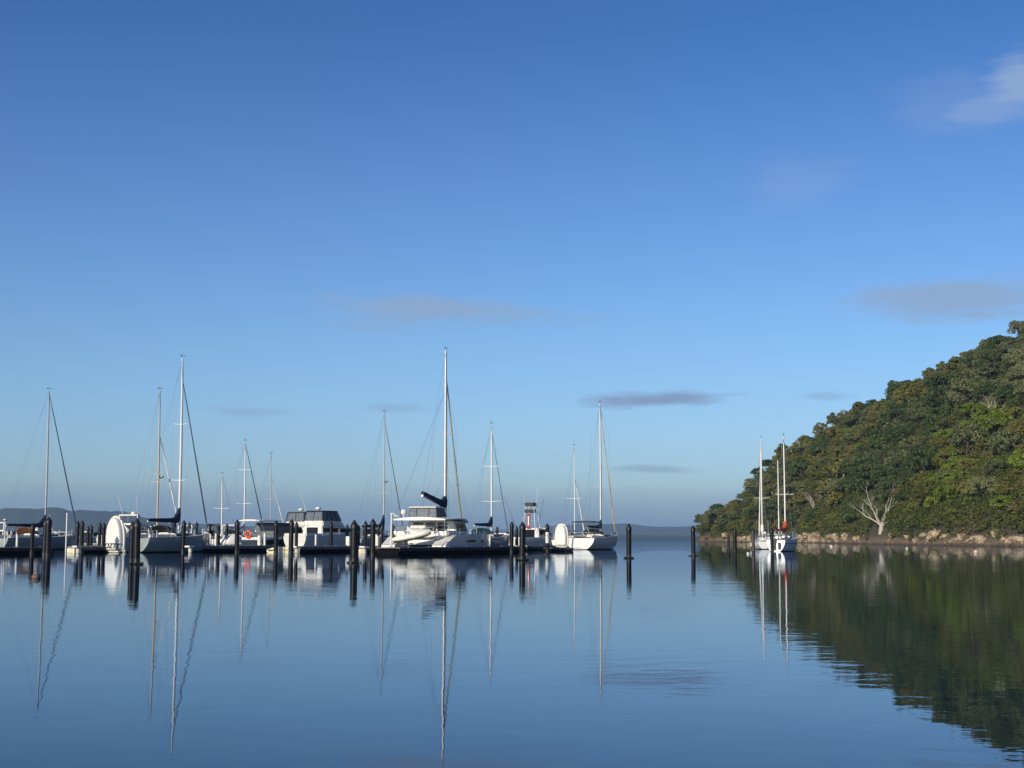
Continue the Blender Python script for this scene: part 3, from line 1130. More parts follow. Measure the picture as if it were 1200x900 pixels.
def cream_float():
    X, _ = at(313, 126)
    o = empty('dock_fender_float', (X, 126, 0), 96, 'cream wedge shaped float at the near end of the middle finger pontoon', 'float')
    m = MB()
    m.loft([[(0.0, -.04, .05), (0.0, .04, .05), (0.0, .04, .30), (0.0, -.04, .30)], [(0.9, -.5, -.15), (.9, .5, -.15), (.9, .5, .52), (.9, -.5, .52)],
            [(2.25, -.55, -.15), (2.25, .55, -.15), (2.25, .55, .55), (2.25, -.55, .55)]])
    m.build('body', 'creamfloat', o)
    g = MB()
    g.box((1.2, 0, .27), (2.2, 1.13, .05))
    g.box((1.66, 0, .25), (.05, 1.13, .62))
    g.build('rubbing_strip', 'teak', o)


cream_float()


# roller fenders at pontoon ends
def roller(px, D, lb, z=0.28):
    X, _ = at(px, D)
    o = empty('pile_guide', (X, D, 0), AZ, lb, 'pile guide')
    MB().box((0, 0, .53), (.75, .55, .14), bev=.03).build('bracket', 'white', o)
    MB().tube([(0.1, 0, .02), (.1, 0, .40)], .17, 12).build('roller', 'buoyw', o)


roller(222.5, 125, 'white pile guide at the near end of the left finger pontoon')
roller(347.3, 124, 'white pile guide at the near end of the middle finger pontoon')
roller(426.5, 127, 'white pile guide beside the short brownish pontoon link')
roller(91, 119, 'white pile guide between the close pair of piles on the left')


# pedestals, boxes, lamp
def pedestal(px, D, ztop, lb, w_=.16):
    X, _ = at(px, D)
    o = empty('service_pedestal', (X, D, .5), AZ, lb, 'pedestal', 'service pedestals on the pontoons')
    MB().box((0, 0, (ztop - .5) / 2), (w_, w_, ztop - .5), bev=.03).build('post', 'white', o)
    MB().box((0, 0, ztop - .5 + .03), (w_ + .05, w_ + .05, .06), bev=.02).build('lid', 'offwhite', o)


pedestal(246.8, 135, 1.55, 'white service post on the left finger pontoon near the barred gate')
pedestal(253.0, 137, 1.6, 'white service post just right of the one near the barred gate')
pedestal(310.4, 141, 1.7, 'white service post right of the white cabinet by the lifebuoy launch', .2)
pedestal(370.2, 137, 1.55, 'white service post on the middle finger pontoon before the canopied launch')
pedestal(20.2, 112, 1.45, 'white service post on the dark pontoon at the far left')
pedestal(44.0, 150, 2.2, 'white service post behind the pontoon between the first piles', .45)


def cabinet(px, D, z0, z1, w_, lb):
    X, _ = at(px, D)
    o = empty('dock_box', (X, D, z0), AZ, lb, 'dock box')
    MB().box((0, 0, (z1 - z0) / 2 + .0), (w_, w_ * .8, (z1 - z0)), bev=.04).build('body', 'white', o)
    MB().box((-w_ / 2 - .006, 0, (z1 - z0) * .55), (.02, w_ * .6, (z1 - z0) * .6), bev=.004).build('door', 'offwhite', o)


cabinet(408.8, 139, .55, 1.45, .5, 'white cabinet on the pontoon right of the canopied launch')
cabinet(442.4, 131, .60, 1.5, .45, 'white cabinet behind the left end of the large dark pontoon')
cabinet(304.5, 141, .55, 1.5, .4, 'white cabinet beside the orange lifebuoy')


def lamp_post():
    D = 120
    X, _ = at(458.4, D)
    _, zt = at(458.4, D, 601)
    o = empty('dock_lamp', (X, D, .56), 90, 'white lamp post with a short arm on the large dark pontoon', 'lamp post')
    MB().tube([(0, 0, 0), (0, 0, zt - .6)], [.07, .055], 10).build('post', 'white', o)
    MB().tube([(-.1, 0, zt - .62), (.15, 0, zt - .62), (.36, 0, zt - .78)], .055, 8).build('arm', 'white', o)
    MB().box((.40, 0, zt - .82), (.34, .2, .10), bev=.03).build('lamp_head', 'offwhite', o)
    MB().box((0, 0, .04), (.3, .3, .06), bev=.01).build('base_plate', 'steel', o)


lamp_post()


def gate():
    D = 141.5
    xa, _ = at(245.7, D)
    xb, _ = at(256.5, D)
    o = empty('barrier_frame', ((xa + xb) / 2, D - .25, .55), 90, 'dark barred frame fixed between two piles on the left finger pontoon', 'frame')
    hw = (xb - xa) / 2
    MB().box((0, 0, 1.95), (2 * hw + .3, .08, .22), bev=.01).build('top_bar', 'black', o)
    for s in (-1, 0, 1):
        MB().box((s * hw * .8, 0, .95), (.06, .06, 1.9)).build('upright', 'black', o)
    MB().box((0, .01, 1.2), (2 * hw, .04, .5)).build('panel', 'charcoal', o)


gate()


# ------------------------------------------------------------------ boats
def hull_rings(L, B, fb, bowfb, n=18, k=9, stern=0.80, rake=0.35, srake=0.30, draft=0.45, maxp=0.42, flare=0.0, fine=2.1):
    rings = []
    for i in range(n + 1):
        t = i / n
        if t > maxp:
            f = max(0.0, 1 - ((t - maxp) / (1 - maxp)) ** fine)
        else:
            f = stern + (1 - stern) * math.sin(t / maxp * PI / 2)
        b = B / 2 * max(f, 0.012)
        zs = fb + (bowfb - fb) * t ** 1.8
        zb = -draft * (1 - 0.75 * abs(2 * t - 0.85) ** 2.2)
        zb = min(zb, -0.12)
        r = []
        for j in range(-k, k + 1):
            a = abs(j) / k
            ang = a * PI / 2
            fw = math.sin(ang) ** (0.62 + 0.28 * max(0, 1 - t * 2.5))
            zz = zb + (zs - zb) * (1 - math.cos(ang)) ** 0.82
            h = (zz - zb) / (zs - zb)
            yy = b * fw * (1 - flare * (1 - h) * t)
            x = -L / 2 + L * t
            x += rake * (h - 1) * max(0, (t - .75) / .25) ** 1.5 * 1.6
            x += srake * h * max(0, (0.12 - t) / 0.12)
            r.append((x, (yy if j >= 0 else -yy), zz))
        rings.append(r)
    return rings


def deck_mesh(rings, name, m, root, inset=0.96, up=0.015, camber=0.08):
    d = MB()
    rr = []
    for r in rings:
        a, b = Vector(r[0]), Vector(r[-1])
        c = (a + b) / 2
        rr.append([c + (a - c) * inset * q + Vector((0, 0, up + camber * (1 - q * q) * min(1, (a - c).length))) for q in (1, .5, 0, -.5, -1)])
    d.loft(rr, closed=False, cap0=False, cap1=False)
    return d.build(name, m, root, ang=60)


def toe_rail(rings, m, root, r_=0.03):
    d = MB()
    for side in (0, -1):
        d.tube([Vector(r[side]) + Vector((0, 0, .02)) for r in rings[:-1]], r_, 6)
    d.build('toe_rail', m, root)


def lifelines(rings, root, h=.6, i0=2, i1=None, r_=.014):
    d = MB()
    i1 = i1 or len(rings) - 2
    for side in (0, -1):
        for i in range(i0, i1, 3):
            p = Vector(rings[i][side])
            p.y *= .95
            d.tube([p, p + Vector((0, 0, h))], r_, 5)
        for hh in (h * .5, h):
            pts = [Vector((rings[i][side][0], rings[i][side][1] * .95, rings[i][side][2] + hh)) for i in range(i0, i1)]
            d.tube(pts, .008, 4)
    d.build('lifelines', 'steel', root)
    # pulpit and pushpit
    for nm, ii in (('pulpit', (-4, -2, -1)), ('pushpit', (2, 1, 0))):
        q = MB()
        A = [Vector((rings[i][0][0], rings[i][0][1] * .93, rings[i][0][2])) for i in ii]
        Bp = [Vector((rings[i][-1][0], rings[i][-1][1] * .93, rings[i][-1][2])) for i in ii]
        for hh in (.32, .64):
            up = Vector((0, 0, hh))
            q.tube([a + up for a in A] + [b + up for b in Bp[::-1]], .018, 5)
        for p in A + Bp:
            q.tube([p, p + Vector((0, 0, .64))], .018, 5)
        q.build(nm, 'steel', root)


def sail_cover(mx, mz, blen, root, m, droop=0.0, fat=.17, stack=.75, name='sail_cover', rise=0.0):
    """zipped sail cover: thick at the mast, thinner aft, with lazy folds"""
    rings = []
    for i in range(13):
        t = i / 12
        x = mx - 0.05 - blen * t
        zc = mz + .10 + rise * t * blen + (0.30 * max(0, 1 - t / .18) ** 1.2) * (stack / .75) - droop * math.sin(t * PI)
        hh = fat * (1.1 - .45 * t) + stack * .38 * max(0, 1 - t / .2) ** 1.1
        ww = fat * (.85 - .35 * t) * (1 + .08 * math.sin(i * 2.3))
        rings.append([(x, math.cos(a) * ww, zc + math.sin(a) * hh * (1 + .05 * math.sin(i * 1.9 + a))) for a in [2 * PI * k / 10 for k in range(10)]])
    MB().loft(rings).build(name, m, root, ang=60) if False else None
    mb = MB()
    mb.loft(rings)
    return mb.build(name, m, root, ang=60)


def rigging(root, mx, zd, H, L, B, spread, mastm, furl, backstay=True, rmast=.085, furl_m='sailwhite', bowx=None, frac=1.0, furlr=.07, bowz=1.2, sternz=1.0, sp_len=None, radar=None, lean=0.0, bandana=None):
    mm = MB()
    ht = H
    mm.tube([(mx, 0, zd - .1), (mx - .02, 0, ht * .5), (mx - .10, 0, ht * .85), (mx - .16, 0, ht)], [rmast, rmast, rmast * .8, rmast * .6], 10, 1.35)
    mm.build('mast', mastm, root)
    bowx = bowx if bowx is not None else L / 2 - .15
    tp = Vector((mx - .08, 0, zd + (ht - zd) * frac))
    bw = Vector((bowx, 0, bowz))
    sl = sp_len or B * .30
    tips = []
    for k, fz in enumerate(spread):
        z = zd + (ht - zd) * fz
        s = MB()
        ln = sl * (1 - .12 * k)
        for sg in (-1, 1):
            s.tube([(mx, 0, z), (mx - .22, sg * ln, z + .05)], [.035, .022], 6)
        s.build('spreader', mastm, root)
        tips.append((mx - .22, ln, z + .05))
    s = MB()
    for sg in (-1, 1):
        s.tube([(mx - .2, sg * B * .42, zd - .3)] + [(a, sg * b, c) for a, b, c in tips] + [(tp.x, 0, tp.z)], .008, 4)
        if tips:
            s.tube([(mx - .1, sg * B * .38, zd - .3), (mx, sg * .05, tips[0][2])], .009, 4)
    s.build('shrouds', 'wire', root)
    if furl:
        f = MB()
        n = 9
        pts = [bw.lerp(tp, i / n) for i in range(n + 1)]
        f.tube(pts, [.04] + [furlr * (1.0 - .55 * i / n) * (1 + .08 * math.sin(i * 2.1)) for i in range(1, n)] + [.02], 8)
        fo = f.build('furled_headsail', furl_m, root)
        MB().tube([bw, bw + (tp - bw).normalized() * .18], .13, 10).build('furling_drum', 'black', fo)
    else:
        MB().tube([bw, tp], .015, 5).build('forestay', 'wire', root)
    if backstay:
        MB().tube([(mx - .14, 0, ht), (-L / 2 + .25, 0, sternz)], .010, 4).build('backstay', 'wire', root)
    v = MB()
    v.tube([(mx - .16, 0, ht), (mx - .16, 0, ht + .45)], .012, 4)
    v.tube([(mx - .4, 0, ht + .20), (mx + .15, 0, ht + .24)], .012, 4)
    v.box((mx - .38, 0, ht + .22), (.16, .015, .10))
    v.ball((mx + .15, 0, ht + .25), .045, 8)
    v.build('wind_vane', 'black', root)
    if radar:
        rz = zd + (ht - zd) * radar
        rr = MB()
        rr.ball((mx + .38, 0, rz), .27, 14, (1, 1, .5))
        rr.box((mx + .15, 0, rz - .16), (.45, .12, .05))
        rr.build('radar_dome', 'white', root)


def place_by_mast(px, D, az, mx):
    X, _ = at(px, D)
    h = Vector((math.sin(R(az)), math.cos(R(az)), 0))
    return Vector((X, D, 0)) - h * mx


def windows(root, x0, x1, n, z0, z1, y0, y1, slope=0.0, m='glass', name='window'):
    """n panes let into each side of a cabin whose side runs from y0 (rear) to y1 (front)"""
    for sg in (-1, 1):
        for k in range(n):
            a = x0 + (x1 - x0) * (k + .06) / n
            b = x0 + (x1 - x0) * (k + .94) / n
            ya = y0 + (y1 - y0) * (a - x0) / (x1 - x0)
            yb = y0 + (y1 - y0) * (b - x0) / (x1 - x0)
            w_ = MB()
            dz = (z1 - z0)
            w_.loft([[(a, sg * (ya - .02), z0), (a, sg * (ya + .012), z0), (a, sg * (ya + .012 - slope), z1), (a, sg * (ya - .02 - slope), z1)],
                     [(b, sg * (yb - .02), z0), (b, sg * (yb + .012), z0), (b, sg * (yb + .012 - slope), z1), (b, sg * (yb - .02 - slope), z1)]])
            w_.build(name, m, root)


def sailboat(px, D, az, L, B, fb, mast_top, label, hullm, cover='navy', mastm='alu', spread=(.38, .68), furl='sailwhite', boom=.42, boomz=1.25, sprayhood=None, frac=.97,
             rmast=.085, stern=.8, radar=None, wheel=True, bimini=None, stack=.75, furlr=.07, droop=0, win='glass', group='sailing yachts', name='sailing_yacht', rise=0.0, fat=.17, antenna=True, lifeb=None, sp_len=None):
    mx = L * .08
    o = empty(name, place_by_mast(px, D, az, mx), az, label, 'yacht', group)
    _, H = at(px, D, mast_top)
    rings = hull_rings(L, B, fb, fb * 1.28, stern=stern, draft=.5)
    h = MB()
    h.loft(rings, closed=False, cap0=True, cap1=False)
    h.build('hull', hullm, o, ang=50)
    deck_mesh(rings, 'deck', 'offwhite', o)
    toe_rail(rings, 'teak', o, .025)
    lifelines(rings, o)
    # coachroof
    x0, x1 = -L * .10, L * .24
    cb = MB()
    cb.trunk(x0, x1, fb - .05, fb + .48, B * .31, B * .20, rf=.7, rb=.05, bev=.07)
    cabin = cb.build('coachroof', 'white', o)
    windows(cabin, x0 + .35, x1 - .75, 3, fb + .15, fb + .34, B * .31 * .955, B * .225 * .97, .02, win)
    # cockpit coamings, seats
    c = MB()
    for sg in (-1, 1):
        c.box((-L * .27, sg * B * .29, fb + .14), (L * .32, .22, .32), bev=.05)
    c.build('cockpit_coaming', 'white', o)
    MB().box((-L * .27, 0, fb + .02), (L * .30, B * .42, .03)).build('cockpit_sole', 'teak', o)
    MB().box((-L / 2 + .28, 0, fb * .55), (.08, B * stern * .42, fb * .55), bev=.02).build('boarding_step', 'offwhite', o)
    if wheel:
        s = MB()
        s.ring((-L * .33, 0, fb + .72), .38, .022)
        s.tube([(-L * .32, 0, fb), (-L * .32, 0, fb + .8)], .06, 8)
        s.build('wheel', 'steel', o)
    if lifeb:
        s = MB()
        s.ring((-L * .5 + .45, -B * .28, fb + .42), .27, .08, 'x')
        s.build('lifebuoy', lifeb, o)
    zg = fb + boomz
    bl = L * boom
    MB().tube([(mx, 0, zg), (mx - bl, 0, zg + rise * bl)], .06, 8).build('boom', mastm, o)
    if cover:
        sail_cover(mx, zg, bl * .97, o, cover, droop, fat, stack, rise=rise)
    s = MB()
    s.tube([(mx - bl * .9, 0, zg + rise * bl), (mx - bl * .85, 0, fb + .1)], .018, 4)
    s.tube([(mx - bl, 0, zg + rise * bl), (mx - .15, 0, H)], .008, 4)
    s.tube([(mx - .05, 0, fb + .5), (mx - bl * .3, 0, zg)], .03, 5)
    s.build('sheets_and_vang', 'wire', o)
    rigging(o, mx, fb + .4, H, L, B, spread, mastm, bool(furl), True, rmast, furl or 'sailwhite', frac=frac, furlr=furlr, bowz=fb * 1.3 + .15, sternz=fb + .1, radar=radar, sp_len=sp_len)
    if sprayhood:
        canopy(o, -L * .12, 1.3, B * .30, fb + .42, fb + 1.12, sprayhood, 'sprayhood')
    if bimini:
        bimini_top(o, -L * .32, L * .20, B * .36, fb + 1.85, bimini, fb)
    if antenna:
        MB().tube([(-L / 2 + .35, B * .3, fb), (-L / 2 + .33, B * .3, fb + 2.2)], .012, 4).build('antenna', 'white', o)
    # fenders along the side
    for k in range(2):
        f = MB()
        x = -L * .18 + k * L * .26
        f.tube([(x, B * .5 * .985 + .10, .28), (x, B * .5 * .985 + .10, .34), (x, B * .5 * .985 + .1, .82), (x, B * .5 * .985 + .1, .88)], [.05, .12, .12, .05], 8)
        f.build('fender', 'buoyw', o)
    return o


def canopy(root, xc, ln, hw, z0, z1, m, name='canopy'):
    """curved fabric hood open aft"""
    rings = []
    for i in range(7):
        t = i / 6
        x = xc - ln / 2 + ln * t
        top = z1 - (z1 - z0) * (0.85 * max(0, (t - .35) / .65) ** 1.6)
        w_ = hw * (1 - .15 * t)
        rings.append([(x, w_ * math.cos(a) ** 1.0, z0 + (top - z0) * abs(math.sin(a)) ** .7) for a in [PI * k / 10 for k in range(11)]])
    mb = MB()
    mb.loft(rings, closed=False, cap0=False, cap1=False)
    o = mb.build(name, m, root, ang=70)
    sm = o.modifiers.new('thickness', 'SOLIDIFY')
    sm.thickness = .03
    w_ = MB()
    for sg in (-1, 1):
        w_.box((xc + ln * .02, sg * (hw * .93), z0 + (z1 - z0) * .32), (ln * .45, .02, (z1 - z0) * .34), bev=.005)
    w_.build('clear_panel', 'clear', o)
    return o


def bimini_top(root, xc, ln, hw, z, m, zdeck):
    rings = []
    for i in range(5):
        t = i / 4
        x = xc - ln / 2 + ln * t
        rings.append([(x, hw * math.cos(a), z + .16 * math.sin(a) + .05 * math.sin(t * PI)) for a in [PI * k / 8 for k in range(9)]] + [(x, -hw * .98, z - .03), (x, hw * .98, z - .03)])
    mb = MB()
    mb.loft(rings)
    o = mb.build('bimini', m, root, ang=60)
    f = MB()
    for sg in (-1, 1):
        for dx in (-.45, .45):
            f.tube([(xc + dx * ln * .3, sg * hw * .98, zdeck), (xc + dx * ln, sg * hw * .97, z)], .02, 5)
    f.build('bimini_frame', 'steel', root)
    return o


HW = hull_mat('white topsides', (0.66, 0.65, 0.60), (0.02, 0.02, 0.03))
HWn = hull_mat('white topsides with navy line', (0.77, 0.76, 0.72), (0.015, 0.02, 0.06), (0.03, 0.05, 0.15), zs=(.80, .88))
HWr = hull_mat('white topsides with fine grey lines', (0.68, 0.67, 0.61), (0.02, 0.015, 0.015), (0.42, 0.42, 0.42), zs=(.55, .59))
HG = hull_mat('pale grey topsides', (0.26, 0.30, 0.30), (0.015, 0.02, 0.03))
HB = hull_mat('blue grey topsides', (0.22, 0.27, 0.31), (0.02, 0.02, 0.03))
HD = hull_mat('dark navy topsides', (0.03, 0.04, 0.06), (0.02, 0.02, 0.02))

# 1 far left yacht with the navy boom cover
sailboat(52.5, 149, 26, 11.6, 3.6, 1.15, 458, 'yacht with navy boom cover and tan sprayhood, leftmost tall mast', HG, 'navy', 'alu', (.53,), 'slate', boom=.46, boomz=1.2, sprayhood='tan', furlr=.085,
         fat=.20, stack=1.2, sp_len=.9)
# 2 grey yacht in front with radar on the mast
sailboat(183.8, 137, 26, 8.6, 2.9, 1.2, 458, 'grey yacht with buff radar mast left of the tallest left mast', HG, None, 'goldmast', (.36, .42), 'sailwhite', boom=.36, frac=.70, radar=.40, furlr=.085, sprayhood='greycover',
         rmast=.075, boomz=1.0)
# 3 tallest mast of the left group
sailboat(209.6, 130, 26, 10.2, 3.5, 1.25, 420, 'yacht with the tallest mast left of the catamaran, navy boom cover', HG, 'navy', 'whitemast', (.30, .62), 'slate', boom=.42, boomz=1.45, frac=.88, furlr=.08, fat=.22,
         stack=1.3, sprayhood='charcoal', rmast=.105, sp_len=.85)
# 4 small far boat with single mast
sailboat(259.6, 205, 26, 8.5, 2.8, 1.0, 556, 'small far yacht with a short white mast between the tallest left mast and lifebuoy launch', HW, None, 'whitemast', (.45,), None, boom=.36, rmast=.10, sp_len=1.4)
# 5 yacht behind the lifebuoy launch
sailboat(286, 172, 26, 10.2, 3.3, 1.1, 518, 'yacht with pale mast and two spreaders above the lifebuoy launch', HW, 'offwhite', 'whitemast', (.34, .70), 'slate', boom=.36, frac=.97, rmast=.085, sprayhood='slate', furlr=.08, sp_len=1.1)
# 6
sailboat(316.8, 178, 24, 9.0, 3.0, 1.05, 533, 'yacht with thin grey mast and white furled sail behind the barred canopy launch', HD, 'charcoal', 'alu', (.45,), 'sailwhite', boom=.36, frac=.72, rmast=.045, furlr=.09)
# 7
sailboat(449.6, 166, 26, 11.4, 3.6, 1.2, 484, 'yacht with dark boom cover and mast just left of the catamaran', HG, 'navy', 'alu', (.34, .66), 'slate', boom=.42, frac=.93, fat=.19, stack=1.6, furlr=.06, droop=-.1, sprayhood='navy', radar=.44, rmast=.075)
# 8 yacht right of the catamaran, teal sprayhood
s8 = sailboat(576, 158, 22, 11.8, 3.8, 1.3, 498, 'yacht with teal sprayhood and navy boom cover right of the catamaran', HB, 'navy', 'whitemast', (.30, .62), 'slate', boom=.40, boomz=1.35, frac=.93, sprayhood='teal', fat=.2, stack=1.0,
              furlr=.05, rmast=.095)
# 9 slim masts behind the white yacht
sailboat(673.5, 196, 25, 9.2, 3.0, 1.1, 523, 'far yacht with a slim white mast behind the white sterned yacht', HW, None, 'whitemast', (.42,), 'sailwhite', boom=.36, frac=.66, rmast=.065, furlr=.11, sprayhood='charcoal', sp_len=1.2)
# 10 the white sterned yacht
sailboat(704.2, 178, 24, 12.6, 4.0, 1.35, 473, 'white sterned yacht with charcoal canvas at the right end of the marina', HWr, 'charcoal', 'alu', (.36, .74), 'sailgold', boom=.36, boomz=1.25, frac=.97, sprayhood='charcoal',
         bimini='charcoal', stern=.90, fat=.2, stack=1.0, furlr=.085, rmast=.11, sp_len=1.35)
# 11/12 moored yachts under the headland
sailboat(893.4, 190, 3, 8.8, 2.75, 1.0, 514, 'left moored yacht under the headland with a white sail cover', HW, 'sailwhite', 'whitemast', (.40,), 'sailwhite', boom=.34, boomz=1.0, frac=.97, fat=.26, stack=1.2, furlr=.10, droop=.1, rmast=.08,
         sp_len=1.0)
rk = sailboat(920.5, 160, 23, 8.6, 2.8, 1.2, 512, 'right moored yacht under the headland with a red sail cover', HWn, 'red', 'whitemast', (.42,), None, boom=.34, boomz=1.0, frac=.97, fat=.27, stack=1.0, rmast=.085, stern=.70,
         lifeb='black', sp_len=1.0)


_g = MB()
_g.box((-4.36, .12, .55), (.07, .30, .80), bev=.02)
_g.box((-4.30, .12, 1.15), (.30, .34, .42), bev=.08)
_g.build('outboard_motor', 'black', rk)
MB().box((-4.36, -.42, .60), (.04, .26, .75), bev=.01).build('boarding_ladder', 'charcoal', rk)
MB().tube([(-2.5, 0, 1.1), (-2.5, 0, 6), (-2.55, 0, 9.8)], [.06, .06, .04], 8).build('mizzen_mast', 'whitemast', rk)
MB().tube([(-2.6, 0, 2.3), (-4.2, 0, 2.35)], [.12, .06], 8).build('mizzen_sail_cover', 'red', rk)


# catamaran -------------------------------------------------------------
def catamaran():
    az = 22
    L, Wd, fb = 11.6, 6.6, 1.55
    mx = .9
    D = 133
    o = empty('catamaran', place_by_mast(521.5, D, az, mx), az, 'large white catamaran with a navy boom cover alongside the dark pontoon', 'catamaran')
    _, H = at(521, D, 411)
    for sg in (-1, 1):
        yc = sg * (Wd / 2 - .85)
        rings = hull_rings(L, 1.7, fb, fb * 1.12, n=16, stern=.78, draft=.45, rake=.15, srake=.1, fine=2.6)
        rings = [[(x, y + yc, z * (1 if x > -L / 2 + 1.9 else (.42 + .58 * max(0, (x + L / 2) / 1.9)) if z > .5 else 1)) for x, y, z in r] for r in rings]
        h = MB()
        h.loft(rings, closed=False, cap0=True, cap1=False)
        h.build('hull', HW, o, ang=50)
        deck_mesh(rings, 'side_deck', 'offwhite', o, camber=.02)
        for k in range(3):
            MB().box((-L / 2 + .35 + k * .5, yc, .55 + k * .30), (.5, 1.15, .12), bev=.02).build('transom_step', 'white', o)
        w_ = MB()
        w_.box((-.6, yc + sg * .845, 1.05), (1.9, .03, .20), bev=.008)
        w_.box((2.0, yc + sg * .80, 1.05), (.5, .03, .20), bev=.008, rz=-sg * .05)
        w_.build('hull_window', 'glass', o)
    # bridge deck nacelle
    MB().trunk(-3.7, 2.3, .75, fb + .02, 1.9, 1.9, rf=.8, rb=.1, wt=1.06, bev=.1).build('bridge_deck', 'white', o)
    # trampoline and front beam
    m = MB()
    m.tube([(L / 2 - 1.0, -Wd / 2 + .8, fb + .1), (L / 2 - 1.0, Wd / 2 - .8, fb + .1)], .10, 10)
    m.build('front_beam', 'alu', o)
    MB().box((3.4, 0, fb), (2.6, 3.4, .03)).build('trampoline', 'charcoal', o)
    # saloon
    s = MB()
    s.trunk(-2.2, 2.2, fb, fb + 1.30, 2.55, 2.0, rf=1.1, rb=.0, wt=.90, bev=.12)
    sal = s.build('saloon', 'white', o)
    for sg in (-1, 1):
        for a, b in ((-1.95, -1.05), (-.95, -.05), (.05, .95)):
            w_ = MB()
            f = lambda x: 2.55 - (x + 2.2) / 4.4 * .55
            za, zb = fb + .42, fb + 1.08
            k = lambda z: 1 - .10 * (z - fb) / 1.3
            w_.loft([[(a, sg * (f(a) * k(za) - .03), za), (a, sg * (f(a) * k(za) + .014), za), (a, sg * (f(a) * k(zb) + .014), zb), (a, sg * (f(a) * k(zb) - .03), zb)],
                     [(b, sg * (f(b) * k(za) - .03), za), (b, sg * (f(b) * k(za) + .014), za), (b, sg * (f(b) * k(zb) + .014), zb), (b, sg * (f(b) * k(zb) - .03), zb)]])
            w_.build('window', 'glass', sal)
    for yy, ww in ((-1.15, .95), (0, 1.0), (1.2, 1.0)):
        MB().box((-2.215, yy, fb + .72), (.03, ww, .85), bev=.01).build('window', 'glass', sal)
    # cockpit bulwark with lockers
    c = MB()
    c.box((-4.3, 0, fb + .10), (.22, 4.6, .55), bev=.06)
    for sg in (-1, 1):
        c.box((-3.3, sg * 2.45, fb + .20), (2.2, .3, .45), bev=.06)
    c.build('cockpit_bulwark', 'white', o)
    # hardtop over the cockpit, sweeping to the front
    rings = []
    for i in range(11):
        t = i / 10
        x = -4.6 + 6.6 * t
        hw = 2.75 * (1 - .32 * max(0, t - .55) / .45) * (0.93 if i == 0 else 1)
        z = fb + 1.42 + .10 * math.sin(t * PI) - .18 * max(0, t - .7) / .3
        rings.append([(x, hw * q, z + .20 * (1 - q * q)) for q in (-1, -.8, -.4, 0, .4, .8, 1)] + [(x, hw * q, z - .10) for q in (.97, .5, 0, -.5, -.97)])
    hb = MB()
    hb.loft(rings)
    hb.build('hardtop', 'white', o, ang=50)
    q = MB()
    for sg in (-1, 1):
        q.tube([(-4.3, sg * 2.35, fb + .1), (-4.4, sg * 2.35, fb + 1.45)], .05, 8)
    q.build('hardtop_post', 'steel', o)
    # helm station enclosure on top
    z0 = fb + 1.62
    e = MB()
    e.trunk(-3.9, -1.3, z0, z0 + .80, 1.35, 1.2, rf=.45, rb=.1, wt=.94, bev=.05)
    en = e.build('helm_enclosure', 'clear', o)
    MB().trunk(-4.05, -1.6, z0 + .80, z0 + .93, 1.4, 1.2, rf=.2, rb=.1, wt=.9, bev=.04).build('enclosure_roof', 'offwhite', en)
    fr = MB()
    for x in (-3.86, -3.0, -2.1):
        for sg in (-1, 1):
            fr.tube([(x, sg * 1.37, z0), (x + .05, sg * 1.29, z0 + .8)], .025, 5)
    for yy in (-.6, .6):
        fr.tube([(-3.93, yy, z0), (-3.84, yy, z0 + .8)], .025, 5)
    fr.build('enclosure_frame', 'charcoal', en)
    # satellite dome on the left corner
    d = MB()
    d.ball((-4.2, 1.7, z0 + .42), .28, 16)
    d.tube([(-4.2, 1.7, fb + 1.5), (-4.2, 1.7, z0 + .2)], .04, 6)
    d.build('satellite_dome', 'white', o)
    # people-less cockpit furniture and stern rail
    r_ = MB()
    for z in (fb + .55, fb + .85):
        r_.tube([(-4.6, -2.9, z), (-4.75, -1.5, z), (-4.75, 1.5, z), (-4.6, 2.9, z)], .022, 6)
    for y in (-2.9, -1.5, 0, 1.5, 2.9):
        r_.tube([(-4.7, y, fb), (-4.7, y, fb + .85)], .022, 6)
    r_.build('stern_rail', 'steel', o)
    MB().box((-3.7, .4, fb + .65), (.7, 1.5, .5), bev=.08).build('cockpit_seat', 'offwhite', o)
    # davits
    dv = MB()
    for y in (-1.5, 1.35):
        dv.tube([(-4.5, y, fb + .2), (-5.2, y, fb + .75), (-6.2, y, fb + .62)], .06, 8)
    dv.build('davit', 'steel', o)
    # boom, rising aft
    zg = fb + 2.55
    bl = 4.9
    MB().tube([(mx, 0, zg), (mx - bl, 0, zg + .95)], .10, 8).build('boom', 'alu', o)
    sail_cover(mx, zg + .1, bl * .98, o, 'navy', 0, .30, .75, rise=.20)
    rigging(o, mx, fb + 1.0, H, L, Wd, (.28, .52), 'alu', True, False, .13, 'sailgreen', bowx=L / 2 - 1.0, frac=.86, furlr=.12, bowz=fb + .2, sp_len=1.25)
    b = MB()
    for sg in (-1, 1):
        b.tube([(mx - .1, 0, H * .80), (-L / 2 + 1.2, sg * 2.9, fb + .3)], .014, 4)
    b.tube([(mx - bl, 0, zg + .95), (-3.8, 0, z0 + .9)], .02, 4)
    b.tube([(mx - bl, 0, zg + 1.0), (mx - .15, 0, H)], .01, 4)
    b.build('backstays', 'wire', o)
    # lifelines
    ll = MB()
    for sg in (-1, 1):
        y = sg * (Wd / 2 - .12)
        for x in (-3, -1.2, .6, 2.4, 4.2):
            ll.tube([(x, y, fb), (x, y, fb + .62)], .014, 5)
        for hh in (.32, .62):
            ll.tube([(-3.8, y, fb + hh), (2.4, y, fb + hh), (4.6, sg * (Wd / 2 - .45), fb + hh)], .009, 4)
    ll.build('lifelines', 'steel', o)
    return o


cat = catamaran()


